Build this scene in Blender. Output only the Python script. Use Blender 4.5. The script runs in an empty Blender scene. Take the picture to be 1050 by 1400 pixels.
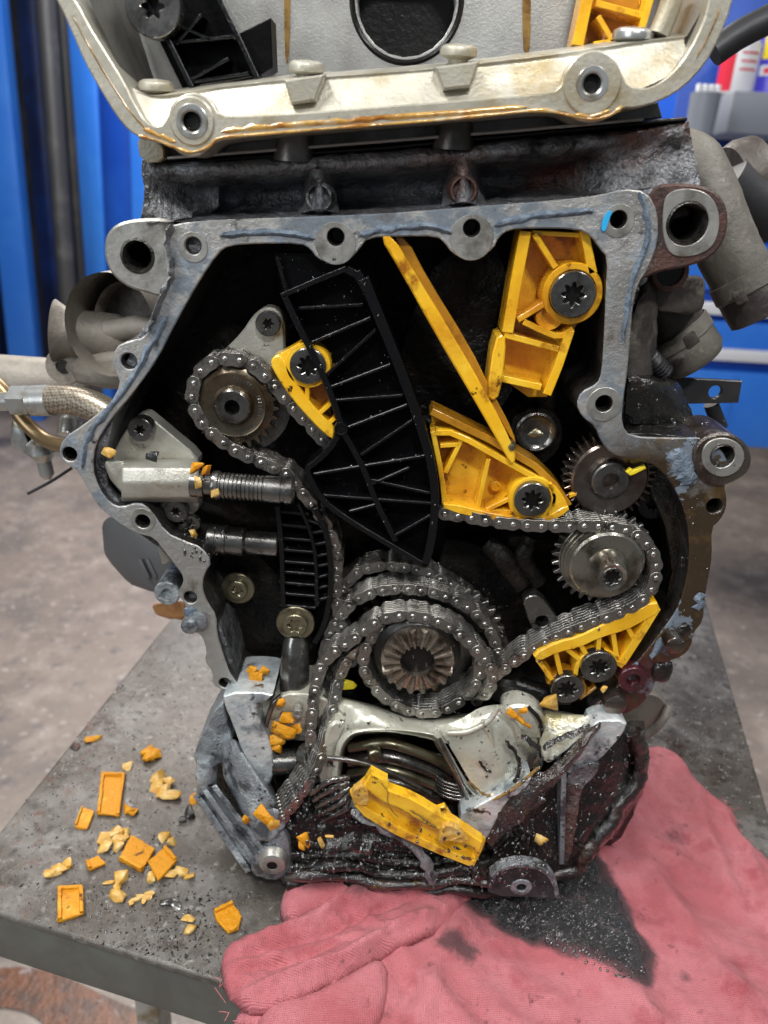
import bpy, bmesh, math, random
from mathutils import Vector, Matrix, noise
from mathutils.geometry import tessellate_polygon
random.seed(7)
R = math.radians
S = bpy.context.scene
COL = S.collection

# ------------------------------------------------------------------ camera
D = 0.55
PITCH, ROLL = 23.0, 3.4
cam_d = bpy.data.cameras.new('camera'); cam = bpy.data.objects.new('camera', cam_d); COL.objects.link(cam)
cam_d.sensor_fit = 'HORIZONTAL'; cam_d.sensor_width = 36; cam_d.lens = 36
cam_d.clip_start = 0.02; cam_d.clip_end = 60
CP = Vector((0, -D*math.cos(R(PITCH)), D*math.sin(R(PITCH))))
CM = Matrix.Rotation(R(90-PITCH), 4, 'X') @ Matrix.Rotation(R(ROLL), 4, 'Z')
cam.matrix_world = Matrix.Translation(CP) @ CM
cam_d.dof.use_dof = True; cam_d.dof.focus_distance = 0.54; cam_d.dof.aperture_fstop = 8.5
S.camera = cam

# ------------------------------------------------------------------ world and lamps (indoor workshop)
W = bpy.data.worlds.new('World'); S.world = W; W.use_nodes = True
W.node_tree.nodes['Background'].inputs[0].default_value = (0.80, 0.90, 1.0, 1)
W.node_tree.nodes['Background'].inputs[1].default_value = 0.15
def area(name, loc, target, sx, sy, power, color=(1, 1, 1)):
    l = bpy.data.lights.new(name, 'AREA'); l.shape = 'RECTANGLE'; l.size = sx; l.size_y = sy
    l.energy = power; l.color = color
    o = bpy.data.objects.new(name, l); COL.objects.link(o); o.location = loc
    o.rotation_euler = (Vector(target)-Vector(loc)).to_track_quat('-Z', 'Y').to_euler()
    return o
area('ceiling_lamp_left', (-0.75, -0.35, 1.35), (0, 0, 0), 1.2, 0.16, 26, (1, 0.99, 0.97))
area('ceiling_lamp_right', (0.9, -0.15, 1.5), (0, 0, 0), 1.2, 0.16, 19, (1, 0.99, 0.97))
area('glint_lamp', (0.15, -1.1, 1.15), (0, 0, -.1), 0.26, 0.10, 11, (1, 1, 1))  # added small lamp above the camera, makes glints on wet surfaces
area('left_front_fill', (-2.2, -2.2, 1.0), (0, 0, 0), 1.0, 1.6, 30, (0.93, 0.97, 1))  # added soft fill from the left front, source not in view
area('ceiling_lamp_far', (-0.8, 2.8, 2.0), (0.2, 2.6, -1), 2.5, 1.5, 140, (1, 0.94, 0.88))
S.view_settings.view_transform = 'Standard'; S.view_settings.look = 'None'
S.view_settings.exposure = 0.03; S.view_settings.gamma = 1
try: S.view_settings.use_curve_mapping = False
except Exception: pass

# ------------------------------------------------------------------ pixel rays -> points on real planes
def ray(px, py):
    v = Vector(((px-525)/1050.0, (700-py)/1050.0, -1.0))
    return (CM.to_3x3() @ v)
def U(px, py, Y=0.0):
    d = ray(px, py); t = (Y-CP.y)/d.y
    return CP + d*t
def UZ(px, py, z):
    d = ray(px, py); t = (z-CP.z)/d.z
    return CP + d*t
TZ = -0.350     # table top
FZ = -1.20      # floor

# ------------------------------------------------------------------ materials
MATS = {}
def mat(name, base, rough=0.5, metal=0.0, layers=(), bump=None, coat=0.0, coat_bump=None, emit=None, rvar=0.0, spec=0.5, sheen=0, rough2=None):
    m = bpy.data.materials.new(name); m.use_nodes = True
    nt = m.node_tree; N = nt.nodes; L = nt.links
    b = N['Principled BSDF']
    geo = N.new('ShaderNodeNewGeometry'); pos = geo.outputs['Position']
    def nz(scale, detail=5, rough_=0.6, seed=0.0, dist=0.0):
        mp = N.new('ShaderNodeVectorMath'); mp.operation = 'ADD'; mp.inputs[1].default_value = (seed, seed*1.7, seed*.6)
        L.new(pos, mp.inputs[0])
        n = N.new('ShaderNodeTexNoise'); n.inputs['Scale'].default_value = scale; n.inputs['Detail'].default_value = detail
        n.inputs['Roughness'].default_value = rough_; n.inputs['Distortion'].default_value = dist
        L.new(mp.outputs[0], n.inputs['Vector']); return n.outputs['Fac']
    def mr(src, lo, hi, a=0.0, c=1.0):
        r = N.new('ShaderNodeMapRange'); r.inputs[1].default_value = lo; r.inputs[2].default_value = hi
        r.inputs[3].default_value = a; r.inputs[4].default_value = c; L.new(src, r.inputs[0]); return r.outputs[0]
    rgb = N.new('ShaderNodeRGB'); rgb.outputs[0].default_value = (*base, 1); cur = rgb.outputs[0]
    rcur = None
    rv = N.new('ShaderNodeValue'); rv.outputs[0].default_value = rough; rcur = rv.outputs[0]
    mv = N.new('ShaderNodeValue'); mv.outputs[0].default_value = metal; mcur = mv.outputs[0]
    for i, ly in enumerate(layers):
        # colour, scale, lo, hi, {rough, metal, region, attr}
        c, sc, lo, hi = ly[:4]; o = ly[4] if len(ly) > 4 else {}
        if 'attr' in o:
            at = N.new('ShaderNodeAttribute'); at.attribute_name = o['attr']
            n0 = nz(sc, 6, 0.65, 3.1*i+1)
            a0 = N.new('ShaderNodeMath'); a0.operation = 'ADD'; L.new(at.outputs['Fac'], a0.inputs[0]); L.new(n0, a0.inputs[1])
            f = mr(a0.outputs[0], lo, hi)
        else:
            f = mr(nz(sc, o.get('detail', 6), 0.65, 3.1*i+1, o.get('dist', 0)), lo, hi)
        for rg in ([o['region']] if 'region' in o else [])+([o['region2']] if 'region2' in o else []):
            ax, a, z = rg
            sp = N.new('ShaderNodeSeparateXYZ'); L.new(pos, sp.inputs[0])
            g = mr(sp.outputs[ax], a, z)
            mu = N.new('ShaderNodeMath'); mu.operation = 'MULTIPLY'; L.new(f, mu.inputs[0]); L.new(g, mu.inputs[1]); f = mu.outputs[0]
        mx = N.new('ShaderNodeMix'); mx.data_type = 'RGBA'; L.new(f, mx.inputs[0]); L.new(cur, mx.inputs[6]); mx.inputs[7].default_value = (*c, 1)
        cur = mx.outputs[2]
        for key, which in (('rough', 'r'), ('metal', 'm')):
            if key in o:
                mm = N.new('ShaderNodeMix'); mm.data_type = 'FLOAT'; L.new(f, mm.inputs[0])
                L.new(rcur if which == 'r' else mcur, mm.inputs[2]); mm.inputs[3].default_value = o[key]
                if which == 'r': rcur = mm.outputs[0]
                else: mcur = mm.outputs[0]
    if rvar:
        ad = N.new('ShaderNodeMath'); ad.operation = 'ADD'; L.new(rcur, ad.inputs[0]); L.new(mr(nz(60, 6, .7, 9), .3, .7, -rvar, rvar), ad.inputs[1]); rcur = ad.outputs[0]
    L.new(cur, b.inputs['Base Color']); L.new(rcur, b.inputs['Roughness']); L.new(mcur, b.inputs['Metallic'])
    b.inputs['Specular IOR Level'].default_value = spec
    def bumpnode(bp):
        prev = None
        for (sc, st, dist) in bp:
            bn = N.new('ShaderNodeBump'); bn.inputs['Strength'].default_value = st; bn.inputs['Distance'].default_value = dist
            L.new(nz(sc, 4, .6, 5.5), bn.inputs['Height'])
            if prev: L.new(prev, bn.inputs['Normal'])
            prev = bn.outputs[0]
        return prev
    if bump: L.new(bumpnode(bump), b.inputs['Normal'])
    if coat:
        b.inputs['Coat IOR'].default_value = 1.5 if coat < .9 else 1.6
        b.inputs['Coat Weight'].default_value = coat; b.inputs['Coat Roughness'].default_value = 0.06
        cb = coat_bump or bump
        if cb: L.new(bumpnode(cb), b.inputs['Coat Normal'])
    if sheen: b.inputs['Sheen Weight'].default_value = sheen
    if emit: b.inputs['Emission Color'].default_value = (*emit, 1); b.inputs['Emission Strength'].default_value = 1
    MATS[name] = m; return m

BR = (0.045, 0.024, 0.012)
M = {}
M['flange'] = mat('flange_metal', (0.42, 0.41, 0.39), 0.42, 0.55, [
    ((0.16, 0.185, 0.21), 22, 0.46, 0.54, {'rough': 0.6, 'metal': 0.0}),
    ((0.22, 0.27, 0.33), 90, 0.55, 0.68, {'rough': 0.5, 'metal': 0.0}),
    ((0.03, 0.032, 0.036), 55, 0.60, 0.68, {}),
    ((0.36, .355, .33), 20, .36, .48, {'rough': .4, 'metal': .6, 'region': (0, -.11, -.135), 'region2': (2, .0, -.03)}),
    ((0.33, .32, .30), 24, .40, .55, {'rough': .35, 'metal': .6, 'region': (0, .12, .14), 'region2': (2, .10, .13)}),
    ((0.042, 0.027, 0.014), 18, 0.22, 0.42, {'rough': 0.16, 'metal': 0.1, 'region': (0, 0.13, 0.165), 'region2': (2, 0.10, 0.05)}),
    ((0.10, .06, .02), 30, .50, .62, {'rough': .16, 'metal': .1, 'region': (0, 0.12, 0.15), 'region2': (2, 0.12, 0.06)}),
    ((0.16, 0.19, 0.23), 30, 0.58, 0.60, {'rough': 0.5, 'metal': 0.0, 'region': (0, 0.15, 0.2)}),
    ((0.085, 0.012, 0.018), 26, 0.36, 0.5, {'rough': 0.2, 'region': (2, -0.09, -0.13), 'region2': (0, 0.12, 0.16)}),
    ((0.10, 0.06, 0.03), 40, 0.6, 0.75, {'rough': 0.3})],
    bump=[(260, 0.6, 0.0013), (70, 0.35, 0.003), (1100, .5, .0006)], rvar=.12, coat=.35, coat_bump=[(260, .6, .0015)])
M['boss'] = mat('machined_boss', (0.42, 0.41, 0.38), 0.42, 0.7, [((0.2, .19, .16), 50, .45, .65), ((0.09, .05, .03), 35, .58, .7, {'rough': .3, 'metal': .2})], bump=[(500, .3, .0006), (80, .3, .001)], rvar=.12)
M['cast'] = mat('dark_cast_metal', (0.19, 0.19, 0.197), 0.38, 0.45, [((0.27, .285, .31), 30, .5, .62), ((0.16, .075, .055), 16, .46, .60, {'region': (0, -.04, .06)}), ((0.03, .028, .027), 26, .52, .66), ((0.012, .011, .011), 20, .55, .68)],
    bump=[(330, 1, .0020), (90, .9, .005)], rvar=.12, coat=.15)
M['rust'] = mat('rusty_cast_metal', (0.10, 0.05, 0.04), 0.5, 0.3, [((0.05, .035, .032), 40, .45, .6), ((0.22, .17, .14), 60, .62, .7)], bump=[(350, .7, .0012), (90, .5, .002)], rvar=.1)
M['cover'] = mat('pale_aluminium_cover', (0.42, 0.395, 0.32), 0.42, 0.45, [((0.50, .475, .40), 30, .5, .65), ((0.33, .26, .14), 20, .52, .68, {}), ((0.2, .15, .08), 120, .66, .74)],
    bump=[(450, .35, .0008), (60, .2, .001)], coat=.3, coat_bump=[(60, .3, .001)], rvar=.1)
M['oilline'] = mat('amber_oil_film', (0.55, .33, .09), .15, .1, [((0.30, .11, .01), 45, .45, .58), ((0.62, .52, .34), 60, .55, .68)], bump=[(120, .5, .001)], coat=1)
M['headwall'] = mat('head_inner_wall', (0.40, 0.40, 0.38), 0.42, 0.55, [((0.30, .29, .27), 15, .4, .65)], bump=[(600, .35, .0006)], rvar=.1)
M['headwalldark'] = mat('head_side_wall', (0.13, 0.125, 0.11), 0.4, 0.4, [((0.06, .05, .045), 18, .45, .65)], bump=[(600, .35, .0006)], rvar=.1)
M['drip'] = mat('brown_oil_drip', (0.30, .18, .05), .25, .2, [((0.16, .08, .02), 70, .45, .6)], coat=.6)
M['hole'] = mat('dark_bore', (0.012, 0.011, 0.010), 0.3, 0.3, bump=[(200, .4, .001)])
M['bore'] = mat('threaded_bore', (0.10, 0.095, 0.085), 0.25, 0.8, [((0.02, .018, .015), 80, .45, .6)], bump=[(500, .6, .001)])
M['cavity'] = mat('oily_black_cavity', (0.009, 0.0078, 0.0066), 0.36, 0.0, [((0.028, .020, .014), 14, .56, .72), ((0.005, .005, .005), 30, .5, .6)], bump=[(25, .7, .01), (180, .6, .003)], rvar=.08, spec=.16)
M['blackp'] = mat('oily_black_plastic', (0.0035, 0.0035, 0.0042), 0.24, 0.0, [], bump=[(30, .25, .003), (500, .4, .0007)], coat=.35, coat_bump=[(420, .7, .0010)], spec=.25)
M['blackweb'] = mat('black_plastic_web', (0.0022, 0.0022, 0.0026), 0.4, 0.0, [], bump=[(40, .4, .003)], spec=.10)
M['yellow'] = mat('yellow_guide_plastic', (0.86, 0.46, 0.014), 0.28, 0.0, [((0.92, .58, .04), 30, .45, .65), ((0.60, .24, .008), 16, .46, .66), ((.34, .115, .006), 40, .56, .68), ((0.05, .016, .004), 85, .635, .68, {'rough': .12})], bump=[(90, .35, .0015), (30, .2, .002)], coat=.5, rvar=.06)
M['yellowdk'] = mat('darker_yellow_plastic', (0.42, 0.19, 0.012), 0.25, 0.0, [((0.60, .30, .02), 30, .5, .7), ((0.14, .05, .005), 26, .56, .7)], bump=[(90, .3, .0012)], coat=.6)  # darker yellow for back plates, the bar's side face and a few ribs
M['chip'] = mat('broken_yellow_plastic', (0.60, 0.25, 0.008), 0.5, 0.0, [((0.66, .36, .04), 60, .54, .68), ((0.40, .13, .01), 40, .58, .66), ((0.10, .03, .006), 55, .66, .70)], bump=[(140, .9, .003)], spec=.3)
M['chippale'] = mat('crushed_pale_plastic', (0.56, 0.31, 0.05), 0.4, 0.0, [((0.68, .50, .20), 90, .48, .65), ((0.5, .2, .02), 60, .6, .7)], bump=[(160, .7, .002)], coat=.2)
M['steel'] = mat('oily_steel', (0.20, 0.195, 0.185), 0.26, 0.9, [((0.07, .065, .055), 45, .48, .65), ((0.30, .29, .27), 90, .6, .7)], bump=[(400, .25, .0006)], rvar=.1, coat=.3)
M['link'] = mat('chain_plate_steel', (0.30, 0.285, 0.26), 0.30, 0.9, [((0.06, .055, .048), 90, .52, .66), ((0.42, .41, .38), 160, .58, .7)], bump=[(600, .5, .0006)], coat=.35, coat_bump=[(500, .8, .0012)], rvar=.1)
M['rivet'] = mat('rivet_steel', (0.60, 0.59, 0.56), 0.25, 0.9, [((0.2, .19, .17), 200, .45, .6)], bump=[(500, .4, .0006)])
M['gold'] = mat('bronzed_steel', (0.15, 0.122, 0.088), 0.28, 0.85, [((0.09, .06, .035), 40, .45, .62), ((0.24, .2, .15), 90, .6, .7)], bump=[(300, .2, .0005)], rvar=.08)
M['redsteel'] = mat('heat_tinted_steel', (0.19, 0.155, 0.135), 0.25, 0.9, [((0.11, .075, .06), 30, .45, .62), ((0.26, .24, .22), 40, .58, .7)], bump=[(300, .2, .0005)], rvar=.08)
M['dullsteel'] = mat('dull_grey_steel', (.16, .155, .15), .35, .6, [((.07, .065, .06), 20, .48, .62)], bump=[(300, .3, .0008)])
M['hubsteel'] = mat('oily_hub_steel', (.38, .36, .31), .22, .9, [((.12, .10, .075), 40, .48, .64)], bump=[(300, .3, .0006)], coat=.5)
M['moon'] = mat('dark_grey_lug_face', (.045, .047, .05), .5, .2, [((.02, .02, .022), 40, .45, .6), ((.12, .12, .12), 90, .62, .7)], bump=[(300, .6, .001)], spec=.25)
M['olive'] = mat('zinc_washer', (0.26, 0.24, 0.16), 0.30, 0.85, [((0.12, .1, .06), 60, .48, .65)], bump=[(400, .3, .0006)], coat=.4)
M['alu'] = mat('cast_aluminium', (0.50, 0.49, 0.43), 0.40, 0.5, [((0.38, .36, .3), 40, .45, .65), ((0.25, .15, .05), 30, .64, .72), ((0.05, .045, .04), 160, .66, .70)], bump=[(600, .6, .0007), (90, .2, .001)], rvar=.1, coat=.2)
M['pale'] = mat('pale_oily_aluminium', (0.52, 0.51, 0.42), 0.32, 0.35, [((0.66, .65, .56), 25, .48, .62), ((0.36, .30, .14), 18, .57, .68), ((0.03, .026, .02), 110, .61, .65, {'rough': .1, 'metal': 0}), ((0.02, .016, .012), 34, .63, .68, {'rough': .1, 'metal': 0})], bump=[(45, .5, .004), (300, .4, .001)], coat=.6, coat_bump=[(90, .6, .002)], rvar=.08)
M['bluewhite'] = mat('pale_blue_grey_gasket_face', (0.46, 0.51, 0.53), 0.32, 0.35, [((0.66, .69, .68), 40, .44, .56), ((0.16, .18, .20), 28, .52, .62), ((0.02, .016, .012), 60, .60, .66, {'rough': .1})], bump=[(300, .7, .0012), (60, .5, .003)], coat=.6, coat_bump=[(120, .7, .002)])
M['bluecast'] = mat('bluish_grey_casting', (0.24, 0.26, 0.28), 0.38, 0.4, [((0.50, .56, .58), 26, .50, .62), ((0.07, .075, .085), 44, .52, .62), ((0.012, .012, .012), 120, .60, .66)], bump=[(480, 1, .0011), (120, .5, .0018)], coat=.35, coat_bump=[(350, .8, .0015)], rvar=.1)
M['oilblack'] = mat('oil_soaked_black_casting', (0.012, 0.011, 0.010), 0.22, 0.2, [((0.022, .014, .008), 14, .54, .68), ((0.07, .075, .085), 24, .66, .74)], bump=[(40, .8, .006), (170, .5, .002)], coat=.8, spec=.3, coat_bump=[(40, .8, .006), (150, .7, .0028)])
M['brownoil'] = mat('brown_oil_sludge', (0.030, 0.015, 0.007), 0.15, 0.0, [((0.16, .085, .015), 40, .60, .70), ((0.008, .007, .006), 30, .40, .52)], bump=[(70, .8, .004)], coat=1, coat_bump=[(170, 1, .0035)])
M['blue'] = mat('blue_paint', (0.010, 0.085, 0.52), 0.38, 0.0, [((0.02, .13, .62), 3, .45, .7)], bump=[(20, .05, .002)])
M['blueb'] = mat('bright_blue_paint', (0.03, 0.20, 0.80), 0.35, 0.0, [((0.05, .26, .85), 3, .45, .7)])
M['navy'] = mat('navy_paint', (0.004, 0.012, 0.06), 0.4, 0.0, [((0.006, .03, .16), 2.5, .5, .65)])
M['dkmetal'] = mat('dark_painted_steel', (0.035, 0.035, 0.038), 0.38, 0.3, [((0.08, .07, .065), 5, .5, .7)], bump=[(60, .2, .002)])
M['greypost'] = mat('grey_steel_column', (0.11, 0.11, 0.115), 0.35, 0.6, [((0.2, .2, .2), 6, .5, .7)], bump=[(60, .2, .002)])
M['white'] = mat('white_paint', (0.75, 0.76, 0.80), 0.4)
M['greyplastic'] = mat('grey_plastic', (0.20, 0.22, 0.26), 0.45)
M['blackcup'] = mat('black_plastic', (0.03, 0.03, 0.03), 0.4)
M['red'] = mat('red_label', (0.65, 0.02, 0.05), 0.35)
M['canblue'] = mat('violet_blue_can', (0.06, 0.05, 0.55), 0.3)
M['canyellow'] = mat('yellow_label', (0.95, 0.75, 0.03), 0.35)
M['turbo'] = mat('dusty_cast_aluminium', (0.25, 0.225, 0.19), 0.55, 0.3, [((0.16, .14, .12), 18, .46, .62), ((0.36, .33, .29), 30, .58, .7)], bump=[(250, .4, .001), (60, .4, .003)])
M['hosegrey'] = mat('dusty_grey_hose', (0.17, 0.155, 0.13), 0.55, 0.2, [((0.12, .11, .095), 22, .45, .62), ((0.30, .28, .24), 90, .58, .7)], bump=[(220, .5, .001), (40, .4, .003)], rvar=.08)
M['hosedark'] = mat('grimy_fitting', (0.085, 0.072, 0.062), 0.5, 0.2, [((0.04, .03, .027), 30, .45, .62), ((0.17, .15, .12), 40, .56, .7)], bump=[(220, .5, .001), (50, .4, .003)])
M['rubber'] = mat('black_rubber', (0.018, 0.018, 0.02), 0.45, 0.0, bump=[(150, .3, .001)])
M['braid'] = mat('braided_steel', (0.36, 0.31, 0.24), 0.35, 0.8)
M['zinc'] = mat('zinc_plated_fitting', (0.52, 0.53, 0.52), 0.3, 0.8, [((0.3, .25, .16), 40, .5, .65)], bump=[(100, .3, .001)])
M['wood'] = mat('orange_timber', (0.55, 0.27, 0.10), 0.7, 0, [((0.40, .17, .05), 50, .45, .6)], bump=[(120, .6, .002)])
M['tealpaint'] = mat('light_blue_paint_mark', (0.02, 0.38, 0.75), 0.5)
M['seal'] = mat('grey_sealant', (0.17, 0.18, 0.19), 0.4, 0.2, [((0.33, .34, .35), 120, .5, .65), ((0.05, .05, .05), 80, .5, .6)], bump=[(180, 1, .003)], coat=.4)
M['rtv'] = mat('blue_grey_sealant', (0.115, 0.15, 0.195), 0.55, 0.0, [((0.20, .245, .30), 120, .48, .62), ((0.05, .06, .07), 80, .56, .68)], bump=[(300, 1, .0018), (90, .7, .002)])
M['dustgrit'] = mat('black_grit', (0.02, 0.02, 0.02), 0.3, 0.1, bump=[(200, .6, .002)], coat=.5)
M['table'] = mat('grimy_grey_table_paint', (0.112, 0.100, 0.085), 0.34, 0.15, [
    ((0.21, .20, .19), 9, .45, .60, {'rough': .45}), ((0.070, .058, .048), 7, .46, .64, {'rough': .20}), ((0.042, .026, .016), 13, .58, .68, {'rough': .2}), ((.06, .052, .046), 70, .52, .66), ((.24, .23, .21), 110, .58, .68),
    ((0.12, .045, .03), 60, .55, .66, {'rough': .6, 'region': (0, -0.25, -0.33)}),
    ((0.34, .33, .32), 420, .66, .72), ((0.015, .014, .013), 300, .66, .70)],
    bump=[(700, .5, .0008), (160, .35, .0012), (12, .15, .004)], rvar=.1)
M['tablefront'] = mat('olive_grey_table_edge', (0.115, 0.12, 0.105), 0.38, 0.1, [((0.085, .085, .075), 12, .45, .6), ((0.28, .29, .26), 220, .68, .72)], bump=[(90, .3, .0012)])
M['floor'] = mat('workshop_concrete', (0.30, 0.25, 0.215), 0.45, 0.0, [
    ((0.20, .172, .155), 3.0, .42, .62), ((0.38, .325, .285), 9, .50, .66), ((0.17, .15, .15), 22, .57, .68), ((0.58, .54, .52), 40, .60, .70), ((0.12, .10, .10), 2.0, .64, .72, {'rough': .25})],
    bump=[(60, .4, .004)], rvar=.1)
M['rustyfloor'] = mat('rust_stain', (0.14, 0.045, 0.015), 0.35, 0.1, [((0.06, .025, .015), 20, .45, .6), ((0.25, .22, .22), 50, .62, .68)], bump=[(90, .4, .003)])

# rag: attribute 'stain' drives soaked oil
def cloth_mat():
    m = mat('red_shop_cloth', (0.45, 0.115, 0.130), 0.85, 0.0, [
        ((0.54, .18, .20), 14, .42, .62), ((0.36, .07, .085), 24, .52, .7), ((0.20, .05, .06), 60, .63, .72),
        ((0.12, .045, .05), 45, .85, 1.10, {'attr': 'stain'}), ((0.010, .010, .011), 45, 1.02, 1.34, {'attr': 'stain', 'rough': 0.12})], sheen=.06)
    nt = m.node_tree; N = nt.nodes; L = nt.links; b = N['Principled BSDF']
    at = N.new('ShaderNodeAttribute'); at.attribute_name = 'uvw'
    prev = None
    for dirn in ('X', 'Y'):
        w = N.new('ShaderNodeTexWave'); w.bands_direction = dirn; w.inputs['Scale'].default_value = 250; w.inputs['Distortion'].default_value = 1.6
        w.inputs['Detail'].default_value = 1.5; w.inputs['Detail Scale'].default_value = 0.6
        L.new(at.outputs['Vector'], w.inputs['Vector'])
        bn = N.new('ShaderNodeBump'); bn.inputs['Strength'].default_value = 0.5; bn.inputs['Distance'].default_value = 0.0008
        L.new(w.outputs['Fac'], bn.inputs['Height'])
        if prev: L.new(prev, bn.inputs['Normal'])
        prev = bn.outputs[0]
    n = N.new('ShaderNodeTexNoise'); n.inputs['Scale'].default_value = 260; n.inputs['Detail'].default_value = 3
    L.new(at.outputs['Vector'], n.inputs['Vector'])
    bn = N.new('ShaderNodeBump'); bn.inputs['Strength'].default_value = .5; bn.inputs['Distance'].default_value = .0016
    L.new(n.outputs['Fac'], bn.inputs['Height']); L.new(prev, bn.inputs['Normal']); prev = bn.outputs[0]
    n = N.new('ShaderNodeTexNoise'); n.inputs['Scale'].default_value = 70; n.inputs['Detail'].default_value = 4
    L.new(at.outputs['Vector'], n.inputs['Vector'])
    bn = N.new('ShaderNodeBump'); bn.inputs['Strength'].default_value = .6; bn.inputs['Distance'].default_value = .004
    L.new(n.outputs['Fac'], bn.inputs['Height']); L.new(prev, bn.inputs['Normal']); prev = bn.outputs[0]
    L.new(prev, b.inputs['Normal'])
    return m
M['cloth'] = cloth_mat()
def braid_bump(m):
    nt = m.node_tree; N = nt.nodes; L = nt.links; b = N['Principled BSDF']
    g = N.new('ShaderNodeNewGeometry'); mp = N.new('ShaderNodeMapping'); mp.inputs['Rotation'].default_value = (0, R(45), 0)
    L.new(g.outputs['Position'], mp.inputs[0])
    ck = N.new('ShaderNodeTexChecker'); ck.inputs['Scale'].default_value = 460; L.new(mp.outputs[0], ck.inputs[0])
    ck.inputs[1].default_value = (0.46, .40, .31, 1); ck.inputs[2].default_value = (0.24, .20, .155, 1)
    L.new(ck.outputs['Color'], b.inputs['Base Color'])
    bn = N.new('ShaderNodeBump'); bn.inputs['Strength'].default_value = 0.6; bn.inputs['Distance'].default_value = .001
    L.new(ck.outputs['Fac'], bn.inputs['Height']); L.new(bn.outputs[0], b.inputs['Normal'])
braid_bump(M['braid'])

# ------------------------------------------------------------------ object helpers
WL = {}
def thing(name, label, cat, loc, group=None):
    o = bpy.data.objects.new(name, None); COL.objects.link(o); o.location = loc; o.empty_display_size = 0.01
    o['label'] = label; o['category'] = cat
    if group: o['group'] = group
    WL[o] = Vector(loc); return o
def finish(name, bm, m, parent=None, angle=35, label=None, smooth=True):
    """link a bmesh built in world coordinates as one object"""
    bmesh.ops.recalc_face_normals(bm, faces=bm.faces) if getattr(finish, 'recalc', False) else None
    me = bpy.data.meshes.new(name)
    off = WL.get(parent, Vector((0, 0, 0)))
    if parent is None:
        if bm.verts:
            xs = [v.co for v in bm.verts]
            off = Vector((sum(v.x for v in xs)/len(xs), sum(v.y for v in xs)/len(xs), min(v.z for v in xs)))
    for v in bm.verts: v.co -= off
    bm.to_mesh(me); bm.free()
    if smooth:
        me.polygons.foreach_set('use_smooth', [True]*len(me.polygons)); me.set_sharp_from_angle(angle=R(angle))
    me.materials.append(m)
    o = bpy.data.objects.new(name, me); COL.objects.link(o)
    if parent is not None: o.parent = parent
    else: o.location = off
    WL[o] = off
    if label: o['label'] = label
    return o
def tag(o, label, cat, group=None):
    o['label'] = label; o['category'] = cat
    if group: o['group'] = group
    return o
def struct(o): o['kind'] = 'structure'; return o

def chaikin(p, n=2, closed=True):
    for _ in range(n):
        q = []
        L_ = len(p)
        for i in range(L_ if closed else L_-1):
            a, b = Vector(p[i]), Vector(p[(i+1) % L_])
            q += [a*.75+b*.25, a*.25+b*.75]
        if not closed: q = [Vector(p[0])]+q+[Vector(p[-1])]
        p = q
    return [tuple(v) for v in p]
def circpx(cx, cy, Y, r, n=20):
    c = U(cx, cy, Y); rr = (U(cx+r, cy, Y)-c).length
    return [Vector((c.x+rr*math.cos(2*math.pi*i/n), Y, c.z+rr*math.sin(2*math.pi*i/n))) for i in range(n)]
def area2(p): return sum(p[i].x*p[(i+1) % len(p)].z-p[(i+1) % len(p)].x*p[i].z for i in range(len(p)))/2
def roughen(bm, L0, amp, sc, iters=5, seed=0.0, sm=0):
    for _ in range(iters):
        e = [e for e in bm.edges if e.calc_length() > L0]
        if not e: break
        bmesh.ops.subdivide_edges(bm, edges=e, cuts=1)
        bmesh.ops.triangulate(bm, faces=[f for f in bm.faces if len(f.verts) > 4])
    if sm: bmesh.ops.smooth_vert(bm, verts=bm.verts, factor=.5, use_axis_x=True, use_axis_y=True, use_axis_z=True)
    bm.normal_update()
    for v in bm.verts:
        n1 = noise.noise(v.co*sc+Vector((seed, 0, 0))); n2 = noise.noise(v.co*sc*3.1+Vector((seed, 5, 0)))
        v.co += v.normal*amp*(n1+.5*n2)
    bm.normal_update()
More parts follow.
